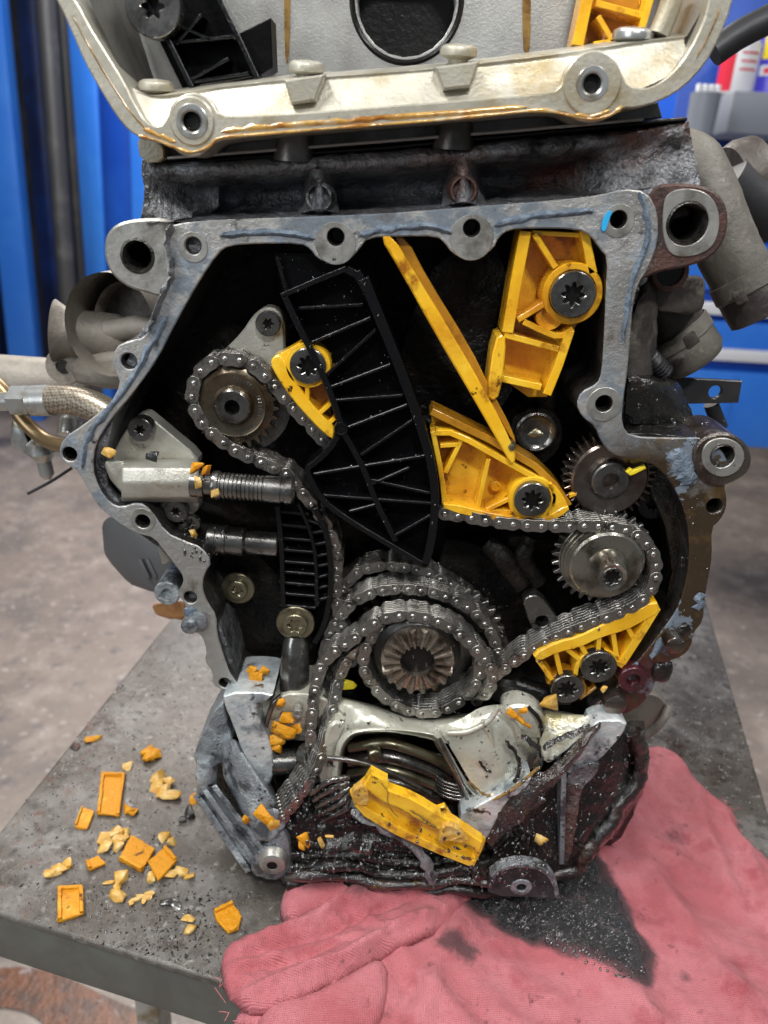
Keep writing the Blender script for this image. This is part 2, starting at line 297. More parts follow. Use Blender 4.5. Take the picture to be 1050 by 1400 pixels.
def prism3(outer, depth, holes=(), bevel=0.0007, back=True, bm=None):
    """outer/holes: lists of world points roughly facing -Y; extruded by depth along +Y"""
    bm = bm or bmesh.new()
    loops = []
    for k, lp in enumerate([outer]+list(holes)):
        lp = [Vector(p) for p in lp]
        a = area2(lp)
        if (k == 0 and a < 0) or (k > 0 and a > 0): lp.reverse()
        loops.append(lp)
    fronts = []
    for lp in loops:
        n = len(lp); ins = []
        for i in range(n):
            a, b, c = lp[i-1], lp[i], lp[(i+1) % n]
            d1 = Vector((b.x-a.x, 0, b.z-a.z)); d2 = Vector((c.x-b.x, 0, c.z-b.z))
            if d1.length < 1e-9 or d2.length < 1e-9: ins.append(b.copy()); continue
            d1.normalize(); d2.normalize()
            n1 = Vector((-d1.z, 0, d1.x)); n2 = Vector((-d2.z, 0, d2.x)); m_ = n1+n2
            if m_.length < 1e-6: ins.append(b.copy()); continue
            m_.normalize(); k_ = bevel/max(.6, m_.dot(n1))
            ins.append(b+m_*k_)
        fronts.append(ins)
    flat = [[Vector((p.x, p.z, 0)) for p in l] for l in fronts]
    tris = tessellate_polygon(flat)
    pts = [p for l in fronts for p in l]
    fv = [bm.verts.new(p) for p in pts]
    rv = [bm.verts.new(p+Vector((0, bevel, 0))) for l in loops for p in l]
    bv = [bm.verts.new(p+Vector((0, depth, 0))) for l in loops for p in l]
    def tri(vs, flip):
        a, b, c = [v.co for v in vs]
        s = (b.x-a.x)*(c.z-a.z)-(c.x-a.x)*(b.z-a.z)
        if abs(s) < 1e-14: return
        if (s < 0) != flip: vs = vs[::-1]
        try: bm.faces.new(vs)
        except ValueError: pass
    for t in tris:
        tri([fv[i] for i in t], False)
        if back: tri([bv[i] for i in t], True)
    o = 0
    for l in loops:
        n = len(l)
        for i in range(n):
            j = (i+1) % n
            for A, B in ((fv, rv), (rv, bv)):
                try: bm.faces.new([A[o+i], B[o+i], B[o+j], A[o+j]])
                except ValueError: pass
        o += n
    bm.normal_update(); return bm
def P(pts, Y=0.0, ch=1):
    """pixel outline (x, y[, dY]) -> world loop"""
    q = [(p[0], p[1], (p[2] if len(p) > 2 else 0.0)) for p in pts]
    if ch: q = chaikin(q, ch)
    return [U(a, b, Y+c) for a, b, c in q]
def prism(name, pts, Y, depth, m, parent=None, holes=(), bevel=.0007, ch=1, rough=None, label=None, angle=35):
    hs = [circpx(h[0], h[1], Y, h[2]) if isinstance(h, tuple) else P(h, Y, 1) for h in holes]
    bm = prism3(P(pts, Y, ch), depth, hs, bevel)
    if rough: roughen(bm, *rough)
    return finish(name, bm, m, parent, angle, label)
def wall_loop(path, w0, w1, Y):
    """thick polyline: w in px"""
    pw = [U(p[0], p[1], Y) for p in path]
    k = (U(path[0][0]+1, path[0][1], Y)-U(path[0][0], path[0][1], Y)).length
    Ls, Rs = [], []
    n = len(pw)
    for i in range(n):
        a = pw[max(0, i-1)]; b = pw[min(n-1, i+1)]
        d = (b-a); d.y = 0; d.normalize(); nn = Vector((-d.z, 0, d.x))
        w = (w0+(w1-w0)*i/max(1, n-1))*k/2
        Ls.append(pw[i]+nn*w); Rs.append(pw[i]-nn*w)
    return Ls+Rs[::-1]
def wall(name, path, w, Y, depth, m, parent, w1=None, sm=0, bevel=.0004, label=None):
    if sm: path = chaikin(path, sm, False)
    return finish(name, prism3(wall_loop(path, w, w1 or w, Y), depth, [], bevel), m, parent, 35, label)
def frame_from(axis):
    z = Vector(axis).normalized(); x = z.cross(Vector((0, 0, 1)))
    if x.length < .01: x = z.cross(Vector((0, 1, 0)))
    x.normalize(); return x, z.cross(x), z
def lathe(bm, c, axis, prof, n=32, cap=True):
    """prof: (radius, distance along axis) from front to back"""
    x, y, z = frame_from(axis); rings = []
    for r, h in prof:
        if r < 1e-6: rings.append([bm.verts.new(c+z*h)]); continue
        rings.append([bm.verts.new(c+z*h+x*(r*math.cos(2*math.pi*i/n))+y*(r*math.sin(2*math.pi*i/n))) for i in range(n)])
    fs = []
    for A, B in zip(rings, rings[1:]):
        for i in range(n):
            j = (i+1) % n
            if len(A) == 1: fs.append(bm.faces.new([A[0], B[j], B[i]]))
            elif len(B) == 1: fs.append(bm.faces.new([A[i], A[j], B[0]]))
            else: fs.append(bm.faces.new([A[i], A[j], B[j], B[i]]))
    if cap:
        for rg in (rings[0], rings[-1]):
            if len(rg) > 2: fs.append(bm.faces.new(rg))
    bmesh.ops.recalc_face_normals(bm, faces=fs)
    return bm
def LA(name, c, axis, prof, m, parent=None, n=32, cap=True, label=None, angle=35, rough=None):
    bm = lathe(bmesh.new(), Vector(c), axis, prof, n, cap)
    if rough: roughen(bm, *rough)
    return finish(name, bm, m, parent, angle, label)
BK = (0, 1, 0)
def catmull(pts, n=6):
    pts = [Vector(p) for p in pts]; q = [pts[0]*2-pts[1]]+pts+[pts[-1]*2-pts[-2]]; out = []
    for i in range(1, len(q)-2):
        for k in range(n):
            t = k/n; a, b, c, d = q[i-1:i+3]
            out.append(.5*((2*b)+(c-a)*t+(2*a-5*b+4*c-d)*t*t+(3*b-a-3*c+d)*t**3))
    out.append(pts[-1]); return out
def tube_bm(bm, pts, r, n=12, sm=6, rfun=None):
    if sm: pts = catmull(pts, sm)
    N_ = len(pts); up = Vector((0.13, .31, .94)).normalized(); rings = []
    for i, p in enumerate(pts):
        d = (pts[min(N_-1, i+1)]-pts[max(0, i-1)]).normalized()
        x = d.cross(up).normalized(); up = x.cross(d).normalized()
        rr = rfun(i/(N_-1)) if rfun else r
        rings.append([bm.verts.new(p+x*rr*math.cos(2*math.pi*k/n)+up*rr*math.sin(2*math.pi*k/n)) for k in range(n)])
    fs = []
    for A, B in zip(rings, rings[1:]):
        for k in range(n): fs.append(bm.faces.new([A[k], A[(k+1) % n], B[(k+1) % n], B[k]]))
    fs += [bm.faces.new(rings[0]), bm.faces.new(rings[-1])]
    bmesh.ops.recalc_face_normals(bm, faces=fs); return bm
def tube(name, pts, r, m, parent=None, n=12, sm=6, rfun=None, label=None, rough=None):
    bm = tube_bm(bmesh.new(), pts, r, n, sm, rfun)
    if rough: roughen(bm, *rough)
    return finish(name, bm, m, parent, 50, label)
def hull(name, pts, m, parent=None, bevel=.002, rough=None, label=None, seg=2, angle=35):
    bm = bmesh.new()
    for p in pts: bm.verts.new(p)
    r = bmesh.ops.convex_hull(bm, input=bm.verts)
    bad = list({g for g in r['geom_interior'] if isinstance(g, bmesh.types.BMVert)} | {v for v in bm.verts if not v.link_faces})
    if bad: bmesh.ops.delete(bm, geom=bad, context='VERTS')
    bmesh.ops.dissolve_limit(bm, angle_limit=R(3), verts=bm.verts, edges=bm.edges)
    if bevel: bmesh.ops.bevel(bm, geom=list(bm.edges), offset=bevel, segments=seg, profile=.5, affect='EDGES', clamp_overlap=True)
    bmesh.ops.recalc_face_normals(bm, faces=bm.faces)
    if rough: bmesh.ops.triangulate(bm, faces=bm.faces); roughen(bm, *rough)
    return finish(name, bm, m, parent, angle, label)
def boxpts(lo, hi): return [Vector((x, y, z)) for x in (lo[0], hi[0]) for y in (lo[1], hi[1]) for z in (lo[2], hi[2])]
def pxm(px, py, Y): return (U(px+1, py, Y)-U(px, py, Y)).length
def star_loop(c, r, k=6, n=36, d=.22): return [Vector((c.x+(r*(1-d+d*math.cos(k*t)))*math.cos(t), c.y, c.z+(r*(1-d+d*math.cos(k*t)))*math.sin(t))) for t in [2*math.pi*i/n for i in range(n)]]
def torx(px, py, Y, r, m, parent, hr=.45, depth=.006, points=6, washer=None, d=.2):
    """bolt: head with a lobed socket, floor inside, optional washer flange; r in px"""
    k = pxm(px, py, Y); c = U(px, py, Y); R_ = r*k
    n = 32
    out = [Vector((c.x+R_*math.cos(2*math.pi*i/n), Y, c.z+R_*math.sin(2*math.pi*i/n))) for i in range(n)]
    bm = prism3(out, depth, [star_loop(c, R_*hr, points, 48, d)], .0006)
    b = finish('bolt', bm, m, parent)
    LA('socket_floor', c+Vector((0, depth*.7, 0)), BK, [(R_*hr*1.1, 0), (R_*hr*1.1, .001)], M['hole'], b, n=20)
    if washer:
        LA('washer', c+Vector((0, depth*.55, 0)), BK, [(R_*1.02, 0), (R_*washer-.0006, 0), (R_*washer, .0006), (R_*washer, .003)], m, b, n=32)
    return b
def inpoly(x, y, poly):
    c = False; j = len(poly)-1
    for i in range(len(poly)):
        xi, yi = poly[i]; xj, yj = poly[j]
        if (yi > y) != (yj > y) and x < (xj-xi)*(y-yi)/(yj-yi)+xi: c = not c
        j = i
    return c
def shard_bm(bm, c, sx, sy, sz, rot, seed):
    rr = random.Random(seed); t = bmesh.new()
    for _ in range(13):
        v = Vector((rr.uniform(-1, 1), rr.uniform(-1, 1), rr.uniform(-1, 1)))
        v = v/max(abs(v.x), abs(v.y), abs(v.z))*rr.uniform(.75, 1)
        t.verts.new((v.x*sx, v.y*sy, v.z*sz))
    r = bmesh.ops.convex_hull(t, input=t.verts)
    bad = [v for v in t.verts if not v.link_faces]
    if bad: bmesh.ops.delete(t, geom=bad, context='VERTS')
    bmesh.ops.bevel(t, geom=list(t.edges), offset=.00045, segments=1, profile=.5, affect='EDGES', clamp_overlap=True)
    rm = Matrix.Rotation(rot, 3, 'Z'); vm = {}
    for v in t.verts: vm[v] = bm.verts.new(rm @ v.co+c)
    for f in t.faces: bm.faces.new([vm[v] for v in f.verts])
    t.free(); return bm
def chunk_bm(bm, c, sx, sy, sz, rot, seed, lump=.35, sub=2):
    t = bmesh.new(); bmesh.ops.create_icosphere(t, subdivisions=sub, radius=1)
    rm = Matrix.Rotation(rot, 3, 'Z')
    vm = {}
    for v in t.verts:
        n_ = 1+lump*noise.noise(v.co*1.6+Vector((seed, seed*.7, 0)))*1.8+lump*.5*noise.noise(v.co*4+Vector((seed, 0, 3)))
        p = v.co*n_
        p = Vector((max(-.8, min(.8, p.x))*sx, max(-.8, min(.8, p.y))*sy, max(-.75, min(.85, p.z))*sz))
        vm[v.index] = bm.verts.new(rm @ p+c)
    for f in t.faces: bm.faces.new([vm[v.index] for v in f.verts])
    t.free(); return bm

# ================================================================== SETTING
def sheet(name, pts, m, thick=0.0, parent=None):
    bm = bmesh.new(); vs = [bm.verts.new(p) for p in pts]; f = bm.faces.new(vs)
    f.normal_update()
    if f.normal.z < 0: f.normal_flip()
    if thick:
        r = bmesh.ops.extrude_face_region(bm, geom=[f]); ex = [v for v in r['geom'] if isinstance(v, bmesh.types.BMVert)]
        for v in ex: v.co.z -= thick
    bmesh.ops.recalc_face_normals(bm, faces=bm.faces) if thick else None
    return finish(name, bm, m, parent)
struct(sheet('floor', [Vector((-12, -6, FZ)), Vector((12, -6, FZ)), Vector((12, 14, FZ)), Vector((-12, 14, FZ))], M['floor']))
# rust stain on floor, a thin irregular sheet
st = [UZ(a, b, FZ+.004) for a, b in chaikin([(-30, 1325), (60, 1320), (150, 1365), (210, 1390), (230, 1440), (120, 1460), (60, 1395), (20, 1375), (-40, 1380)], 2)]
struct(sheet('floor_rust_stain', st, M['rustyfloor']))

# workshop wall far behind (navy recess)
wl = thing('workshop_wall', 'dark navy workshop wall behind the blue uprights at the left', 'wall', (-1, 5.2, FZ))
bm = bmesh.new()
hull('wall_panel', boxpts((-7, 5.2, FZ), (7, 5.3, 3.2)), M['navy'], wl, 0)
def wall_at(pxa, pxb, yy, dist, m, nm, lab, cat, top=3.0, thick=.10, grp=None):
    """upright whose front face spans pixel columns at row yy, standing on the floor at Y=dist"""
    a = U(pxa[0], pxa[1], dist); b = U(pxb[0], pxb[1], dist)
    c = U(pxa[2], pxa[3], dist); d = U(pxb[2], pxb[3], dist)
    pts = []
    for q in (a, b, c, d): pts += [q, q+Vector((0, thick, 0))]
    return hull('upright', pts, m, None, .006)
def upright(x0t, x1t, x0b, x1b, yb, dist, m, nm, label, cat, thick=.1, grp=None):
    # left/right edges from picture top row to bottom row yb, prolonged to the floor
    yt = -60
    def line(xt, xb):
        t = U(xt+(xt-xb)*(60/ yb), yt, dist); b = U(xb, yb, dist)
        return t, b
    pts = []
    for xt, xb in ((x0t, x0b), (x1t, x1b)):
        t, b = line(xt, xb)
        k = (FZ-b.z)/(b.z-t.z) if abs(b.z-t.z) > 1e-6 else 0
        b2 = b+(b-t)*k
        t2 = t+(t-b)*0.15
        pts += [t2, t2+Vector((0, thick, 0)), b2, b2+Vector((0, thick, 0))]
    o = hull(nm, pts, m, None, .008)
    return tag(o, label, cat, grp)
upright(-40, 0, 12, 50, 496, 3.9, M['blueb'], 'lift_post', 'bright blue lift post cut off by the left picture edge', 'post')
upright(-130, -42, -90, -8, 496, 4.6, M['blue'], 'lift_post', 'dull blue panel just outside the bright post at far left', 'post')
upright(0, 46, 50, 92, 520, 4.4, M['dkmetal'], 'post_channel', 'dark steel channel between the left blue post and grey pole', 'post')
upright(20, 46, 66, 90, 520, 4.2, M['navy'], 'post_liner', 'narrow dark navy strip left of the round grey pole', 'post', .05)
t_ = U(58, -60, 3.3); b_ = U(100, 500, 3.3); dirn = (b_-t_).normalized(); k = (FZ-b_.z)/dirn.z
tag(tube('grey_pole', [t_-dirn*.3, b_+dirn*k], .040, M['greypost'], sm=0, n=20), 'round grey steel pole nearest the left blue post', 'pole')
t_ = U(79, -60, 3.35); b_ = U(120, 500, 3.35); dirn = (b_-t_).normalized(); k = (FZ-b_.z)/dirn.z
tag(tube('thin_pole', [t_-dirn*.3, b_+dirn*k], .022, M['dkmetal'], sm=0, n=16), 'thin dark pole standing right of the round grey pole', 'pole')
upright(88, 126, 126, 150, 500, 3.6, M['blueb'], 'lift_post', 'bright blue post edge right of the dark thin pole', 'post', .03)
upright(112, 240, 148, 300, 470, 3.8, M['blue'], 'lift_column', 'broad deep blue column behind the left lug of the engine', 'post', .2)
upright(172, 230, 185, 250, 470, 3.7, M['blueb'], 'column_panel', 'lighter blue panel on the broad column beside the cylinder head', 'panel', .03)

# ------------------------------------------------------------------ table
corner = UZ(-72, 1226, TZ); lfar = UZ(228, 853, TZ); rfar = UZ(962, 810, TZ); rnear = UZ(1037, 1065, TZ)
fdir = (UZ(296, 1338, TZ)-UZ(0, 1246, TZ)).normalized(); ldir = (lfar-corner).normalized(); rdir = (rnear-rfar).normalized()
def isect(p, d, q, e):
    den = d.x*e.y-d.y*e.x; t = ((q.x-p.x)*e.y-(q.y-p.y)*e.x)/den; return p+d*t
frc = isect(corner, fdir, rnear, rdir)
farl = corner+ldir*0.95; farr = isect(farl, fdir, rfar, rdir)
TB = thing('workbench', 'grimy grey metal workbench under the engine scattered with yellow fragments', 'bench', ((corner+frc)/2).to_tuple()[:2]+(FZ,))
tops = [Vector(p) for p in (corner, frc, farr, farl)]
bm = bmesh.new(); vs = [bm.verts.new(p) for p in tops]; f = bm.faces.new(vs); f.normal_update()
if f.normal.z < 0: f.normal_flip()
r = bmesh.ops.extrude_face_region(bm, geom=[f])
for v in [v for v in r['geom'] if isinstance(v, bmesh.types.BMVert)]: v.co.z -= 0.008
bmesh.ops.recalc_face_normals(bm, faces=bm.faces)
bmesh.ops.bevel(bm, geom=[e for e in bm.edges], offset=.003, segments=3, profile=.5, affect='EDGES')
finish('table_top', bm, M['table'], TB)
def apron(a, b, h=.052, th=.006, out=.001):
    d = (b-a).normalized(); nn = Vector((d.y, -d.x, 0)); a = a+d*.004+Vector((0, 0, -.0055)); b = b-d*.004+Vector((0, 0, -.0055))
    pts = []
    for p in (a, b):
        for o_ in (-.001, -th):
            q = p+nn*(o_)
            pts += [q, q+Vector((0, 0, -h))]
    return hull('apron', pts, M['tablefront'], TB, .001)
apron(tops[0], tops[1]); apron(tops[1], tops[2]); apron(tops[2], tops[3]); apron(tops[3], tops[0])
cen = sum(tops, Vector())/4
for p in tops[1:]:
    q = p+(cen-p).normalized()*.10
    hull('table_leg', boxpts((q.x-.02, q.y-.02, FZ), (q.x+.02, q.y+.02, TZ-.02)), M['greypost'], TB, .002)
lg = UZ(212, 1400, TZ-.3)
hull('table_leg', boxpts((lg.x-.012, lg.y-.02, FZ), (lg.x+.012, lg.y+.02, TZ-.02)), M['zinc'], TB, .002)

# ================================================================== ENGINE BLOCK
EB = thing('engine_block', 'stripped engine block with open timing case standing on the grey workbench', 'engine block', (0, .12, TZ))
FL_OUT = [(306, 945), (290, 937), (291, 920), (279, 904), (283, 891), (275, 867), (262, 865), (252, 850), (255, 828), (241, 812), (251, 797), (249, 785), (236, 768), (226, 756), (210, 735), (191, 731),
    (169, 720), (150, 706), (134, 693), (122, 672), (112, 655), (103, 640), (88, 634), (79, 617), (88, 598), (111, 583), (128, 570), (150, 553), (165, 525), (158, 510), (153, 495), (158, 474), (176, 466), (197, 462), (205, 445), (212, 430),
    (220, 405), (228, 380), (226, 350), (222, 330), (230, 309), (252, 304), (300, 300), (400, 297), (525, 292), (590, 287), (665, 281), (770, 273), (825, 266), (850, 258), (885, 262),
    (900, 290), (900, 330), (888, 365), (872, 390), (865, 420), (863, 451), (858, 509), (852, 547), (850, 581), (862, 597), (917, 599), (965, 598), (985, 612), (1000, 640), (990, 665), (994, 680), (993, 697), (985, 712), (973, 722),
    (974, 763), (969, 791), (963, 823), (962, 850), (948, 866), (946, 884), (934, 898), (912, 905), (897, 930), (890, 950), (868, 972), (840, 981), (818, 979)]
FL_IN = [(803, 972), (822, 958), (839, 945), (858, 920), (880, 895), (909, 858), (925, 835), (934, 812), (941, 781), (943, 746), (939, 710), (930, 682), (915, 655), (896, 637), (875, 630), (856, 627), (836, 621), (822, 604), (814, 583), (796, 570), (788, 553), (794, 536), (817, 525), (823, 509), (826, 463), (829, 394),
    (831, 352), (820, 340), (808, 322), (790, 313), (726, 312), (696, 314), (682, 324), (675, 340), (655, 353), (635, 355), (618, 346), (608, 332), (597, 323), (550, 323), (503, 325), (493, 338), (478, 356), (455, 362), (434, 354), (424, 340), (411, 333), (350, 333), (312, 336),
    (298, 346), (274, 381), (240, 441), (214, 493), (180, 540), (150, 574), (130, 607), (126, 640), (135, 668), (150, 688), (165, 694), (190, 686), (207, 698), (226, 728), (252, 740), (275, 748), (290, 768), (279, 785), (276, 804), (283, 823), (296, 842), (296, 865), (306, 899), (316, 926), (338, 945)]
HOLES = [(264, 336, 11), (459, 324, 12), (645, 312, 12), (846, 300, 13), (826, 552, 12), (176, 494, 11), (95, 621, 10), (195, 713, 10), (260, 817, 9), (307, 934, 8), (977, 692, 11)]
fo_ = prism('timing_case_flange', FL_OUT+FL_IN, 0.0, 0.078, M['flange'], EB, holes=HOLES, ch=1, bevel=.0008)
fo_.data.materials.append(mat('oily_case_wall', (.035, .032, .03), .28, .2, [((.10, .10, .11), 30, .56, .68), ((.012, .010, .009), 24, .48, .6)], bump=[(160, .8, .003)], coat=.6))
for pl_ in fo_.data.polygons:
    if abs(pl_.normal.y) < .3 and pl_.center.y+WL[EB].y > .003: pl_.material_index = 1
for (x, y, r) in HOLES:
    c = U(x, y, 0); k = pxm(x, y, 0)
    LA('bolt_hole', c+Vector((0, .0006, 0)), BK, [(r*k*1.0, 0), (r*k*.84, .0015), (r*k*.82, .008)], M['bore'], EB, n=20, cap=False)
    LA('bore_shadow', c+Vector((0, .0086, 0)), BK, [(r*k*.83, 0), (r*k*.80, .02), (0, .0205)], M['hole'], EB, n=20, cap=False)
# clean machined spot faces round a few holes
for x, y, r in ((264, 338, 20), (459, 333, 28), (645, 325, 30), (846, 302, 22), (826, 553, 24), (195, 711, 17)):
    o_ = circpx(x, y, -.0006, r, 28); i_ = circpx(x, HOLES[[h[0] for h in HOLES].index(x)][1], -.0006, 12.2 if r > 18 else 10.5, 20)
    # keep ring only where it stays on metal (hole slightly off-centre)
    finish('spot_face', prism3(o_, .004, [i_], .0003), M['boss'], EB)
# dabs of blue paint and sealant
finish('paint_mark', prism3(P([(831, 288), (838, 288), (833, 300), (828, 317), (822, 316), (823, 302)], -.0015, 2), .001, [], .0002), M['tealpaint'], EB)
rnd = random.Random(4)
def blob_strip(path, w, n, Y, m, nm, seed, parent=EB, hh=.0014):
    """irregular raised smear of sealant following a pixel path"""
    q = chaikin(path, 2, False); rr = random.Random(seed)
    pw = [U(a, b, Y) for a, b in q]; k = pxm(path[0][0], path[0][1], Y)
    bm = bmesh.new(); rows = []
    N_ = 5
    for i, p in enumerate(pw):
        d = (pw[min(len(pw)-1, i+1)]-pw[max(0, i-1)]); d.normalize(); nn = Vector((-d.z, 0, d.x))
        e = min(1, i/2, (len(pw)-1-i)/2)
        wa = w*k*(.5+.5*noise.noise(Vector((i*.9, seed, 0))))*max(.15, e); wb = w*k*(.5+.5*noise.noise(Vector((i*.9, seed+9, 0))))*max(.15, e)
        row = []
        for j in range(N_):
            s = j/(N_-1); o_ = -wa+(wa+wb)*s
            h = hh*math.sin(math.pi*s)*(1+1.2*noise.noise(Vector((i*.8, j*.9, seed))))
            row.append(bm.verts.new(p+nn*o_+Vector((0, -h*1.4+.0005, 0))))
        rows.append(row)
    for A, B in zip(rows, rows[1:]):
        for j in range(N_-1): bm.faces.new([A[j], A[j+1], B[j+1], B[j]])
    bmesh.ops.recalc_face_normals(bm, faces=bm.faces)
    return finish(nm, bm, m, parent, 60)
blob_strip([(300, 322), (340, 318), (390, 318), (430, 326)], 9, 0, -.0006, M['rtv'], 'sealant_smear', 1)
blob_strip([(490, 322), (540, 310), (590, 308), (618, 318)], 10, 0, -.0006, M['rtv'], 'sealant_smear', 2)
blob_strip([(676, 308), (720, 296), (780, 290), (812, 288)], 10, 0, -.0006, M['rtv'], 'sealant_smear', 3)
blob_strip([(228, 432), (205, 474), (180, 520), (140, 570), (116, 600), (112, 640)], 9, 0, -.0006, M['rtv'], 'sealant_smear', 4)
blob_strip([(874, 262), (888, 300), (884, 340), (862, 385), (852, 470)], 9, 0, -.0006, M['rtv'], 'sealant_smear', 5)
blob_strip([(236, 305), (226, 330), (234, 352), (236, 372), (222, 400), (214, 425), (200, 455)], 8, 0, -.002, M['seal'], 'sealant_lump', 6, hh=.0035)
blob_strip([(920, 615), (935, 640), (945, 662)], 26, 0, -.0008, M['rtv'], 'sealant_smear', 7)
blob_strip([(958, 810), (955, 835)], 14, 0, -.0008, M['rtv'], 'sealant_smear', 8)
blob_strip([(912, 868), (890, 900)], 12, 0, -.0008, M['rtv'], 'sealant_smear', 9)
blob_strip([(872, 905), (858, 928)], 10, 0, -.0008, M['rtv'], 'sealant_smear', 10)
blob_strip([(252, 832), (275, 850)], 16, 0, -.0008, M['rtv'], 'sealant_smear', 11)

# cavity: back wall and lining
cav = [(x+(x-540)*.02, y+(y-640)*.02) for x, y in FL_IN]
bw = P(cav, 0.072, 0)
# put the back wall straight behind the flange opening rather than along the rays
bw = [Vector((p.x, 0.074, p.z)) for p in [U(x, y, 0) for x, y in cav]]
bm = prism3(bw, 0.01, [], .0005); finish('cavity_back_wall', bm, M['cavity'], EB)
# cast shapes inside the cavity
def pad(name, cx, cy, r, Y0, Y1, m, n=32):
    k = pxm(cx, cy, Y0); c = U(cx, cy, Y0)
    return LA(name, c, BK, [(r*k-.001, 0), (r*k, .001), (r*k, Y1-Y0)], m, EB, n=n, rough=None)
prism('inner_web', [(610, 330), (700, 330), (700, 600), (560, 580), (540, 480)], .055, .018, M['cavity'], EB, rough=(.012, .003, 60, 4))
prism('inner_web', [(300, 720), (300, 930), (420, 940), (440, 860), (380, 780)], .045, .025, M['cavity'], EB, rough=(.012, .002, 60, 4))
prism('inner_web', [(600, 735), (640, 740), (690, 760), (720, 800), (740, 900), (700, 930), (600, 900)], .05, .02, M['cavity'], EB, rough=(.012, .002, 60, 4))
tube('oil_gallery', [U(668, 742, .03), U(690, 765, .022), U(712, 800, .022)], .008, M['cavity'], EB, rough=(.005, .0015, 120, 2))
tube('oil_gallery', [U(725, 735, .028), U(715, 765, .024), U(735, 795, .028)], .007, M['cavity'], EB, rough=(.005, .0015, 120, 2))
prism('inner_web', [(690, 735), (720, 732), (732, 770), (715, 800), (694, 790)], .030, .03, M['cavity'], EB, ch=1, rough=(.006, .002, 120, 4))
# lobed dark plate with round plug (upper right of middle guide)
prism('round_plate', [(697, 585), (705, 566), (733, 556), (762, 566), (772, 592), (762, 618), (745, 634), (730, 640), (712, 625), (698, 608)], .035, .02, M['cavity'], EB)
c = U(733, 592, .030)
LA('round_plug', c, BK, [(.0095, .003), (.0125, .001), (.0135, 0), (.0150, .001), (.0155, .006)], M['steel'], EB)
# pump arm with hole
prism('lever', [(714, 820), (732, 812), (745, 822), (755, 835), (765, 850), (755, 862), (738, 866), (726, 858), (720, 840)], .012, .012, M['steel'], EB, holes=[(741, 850, 9)], ch=2)
prism('oil_spout', [(640, 950), (644, 925), (660, 915), (700, 925), (716, 940), (700, 955), (660, 960)], .02, .03, M['hole'], EB, rough=(.006, .001, 80, 3), ch=2)
tube('oil_feed_pipe', [U(670, 915, .03), U(705, 935, .016), U(745, 948, .012), U(778, 950, .015)], .008, M['blackp'], EB)
LA('filter_bowl', U(694, 915, .022), (0, .2, -1), [(.012, 0), (.016, .004), (.017, .018), (.013, .026)], M['hole'], EB)
LA('dowel_post', U(405, 868, .02), (0, -.2, -1), [(.0085, .0), (.0105, .006), (.0115, .02), (.012, .05)], M['steel'], EB)

# big lugs
LK = thing
def lug(pts, Y, depth, holes, m, face=None, hole_r=None, nm='mounting_lug'):
    prism(nm, pts, Y, depth, m, EB, holes=holes, ch=2, bevel=.0016)
    for (x, y, r) in holes:
        c = U(x, y, Y); k = pxm(x, y, Y)
        LA('lug_bore', c+Vector((0, -.0002, 0)), BK, [(r*k*1.18, .0), (r*k*1.02, -.0006), (r*k*.86, .002), (r*k*.84, .009)], M['bore'], EB, n=28, cap=False)
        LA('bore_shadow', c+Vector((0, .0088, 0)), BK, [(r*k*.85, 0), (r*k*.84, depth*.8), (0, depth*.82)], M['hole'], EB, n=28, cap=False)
lug([(142, 335), (146, 318), (160, 305), (185, 299), (235, 298), (248, 320), (240, 375), (222, 408), (205, 402), (175, 394), (152, 376), (143, 355)], .004, .05, [(188, 350, 20)], M['boss'])
lug([(880, 252), (955, 250), (985, 265), (997, 290), (994, 325), (975, 352), (940, 366), (896, 372), (860, 395), (872, 330)], .003, .06, [(940, 306, 26)], M['rust'])
finish('machined_face', prism3(P([(912, 262), (945, 256), (975, 268), (986, 300), (978, 335), (955, 350), (920, 352), (907, 330), (906, 290)], .0018, 2), .003, [circpx(940, 306, .0018, 29, 28)], .0004), M['boss'], EB)
M['lugdark'] = mat('oil_dark_lug_metal', (.07, .055, .045), .3, .4, [((.03, .018, .012), 30, .45, .6), ((.2, .17, .14), 50, .6, .7)], bump=[(300, .8, .0014)], coat=.6)
lug([(960, 598), (990, 590), (1015, 600), (1029, 620), (1026, 645), (1005, 660), (980, 668), (955, 655), (945, 620)], -.003, .045, [(988, 624, 15)], M['lugdark'])
finish('machined_face', prism3(P([(965, 605), (988, 597), (1012, 606), (1020, 625), (1010, 645), (988, 654), (966, 645), (958, 625)], -.0042, 2), .003, [circpx(988, 624, -.0042, 17, 24)], .0004), M['boss'], EB)
# upper oily arm surface running to the right lug (sloped top seen above the flange step)
hull('lug_arm', [U(852, 590, .002), U(965, 600, .002), U(1020, 612, .004), U(856, 566, .05), U(930, 572, .05), U(985, 580, .04), U(1024, 640, .03), U(950, 650, .04), U(870, 610, .05)], M['oilblack'], EB, .003, (.006, .001, 120, 4))
hull('side_casting', [U(855, 515, .015), U(900, 520, .02), U(925, 545, .03), U(945, 575, .04), U(850, 590, .015), U(860, 500, .06), U(930, 520, .07), U(955, 590, .05)], M['oilblack'], EB, .008, (.006, .002, 90, 4))
hull('side_casting', [U(870, 395, .03), U(900, 370, .03), U(868, 600, .03), U(890, 600, .06), U(900, 380, .09), U(850, 500, .03), U(850, 500, .09)], M['hosedark'], EB, .006, (.008, .002, 90, 4))
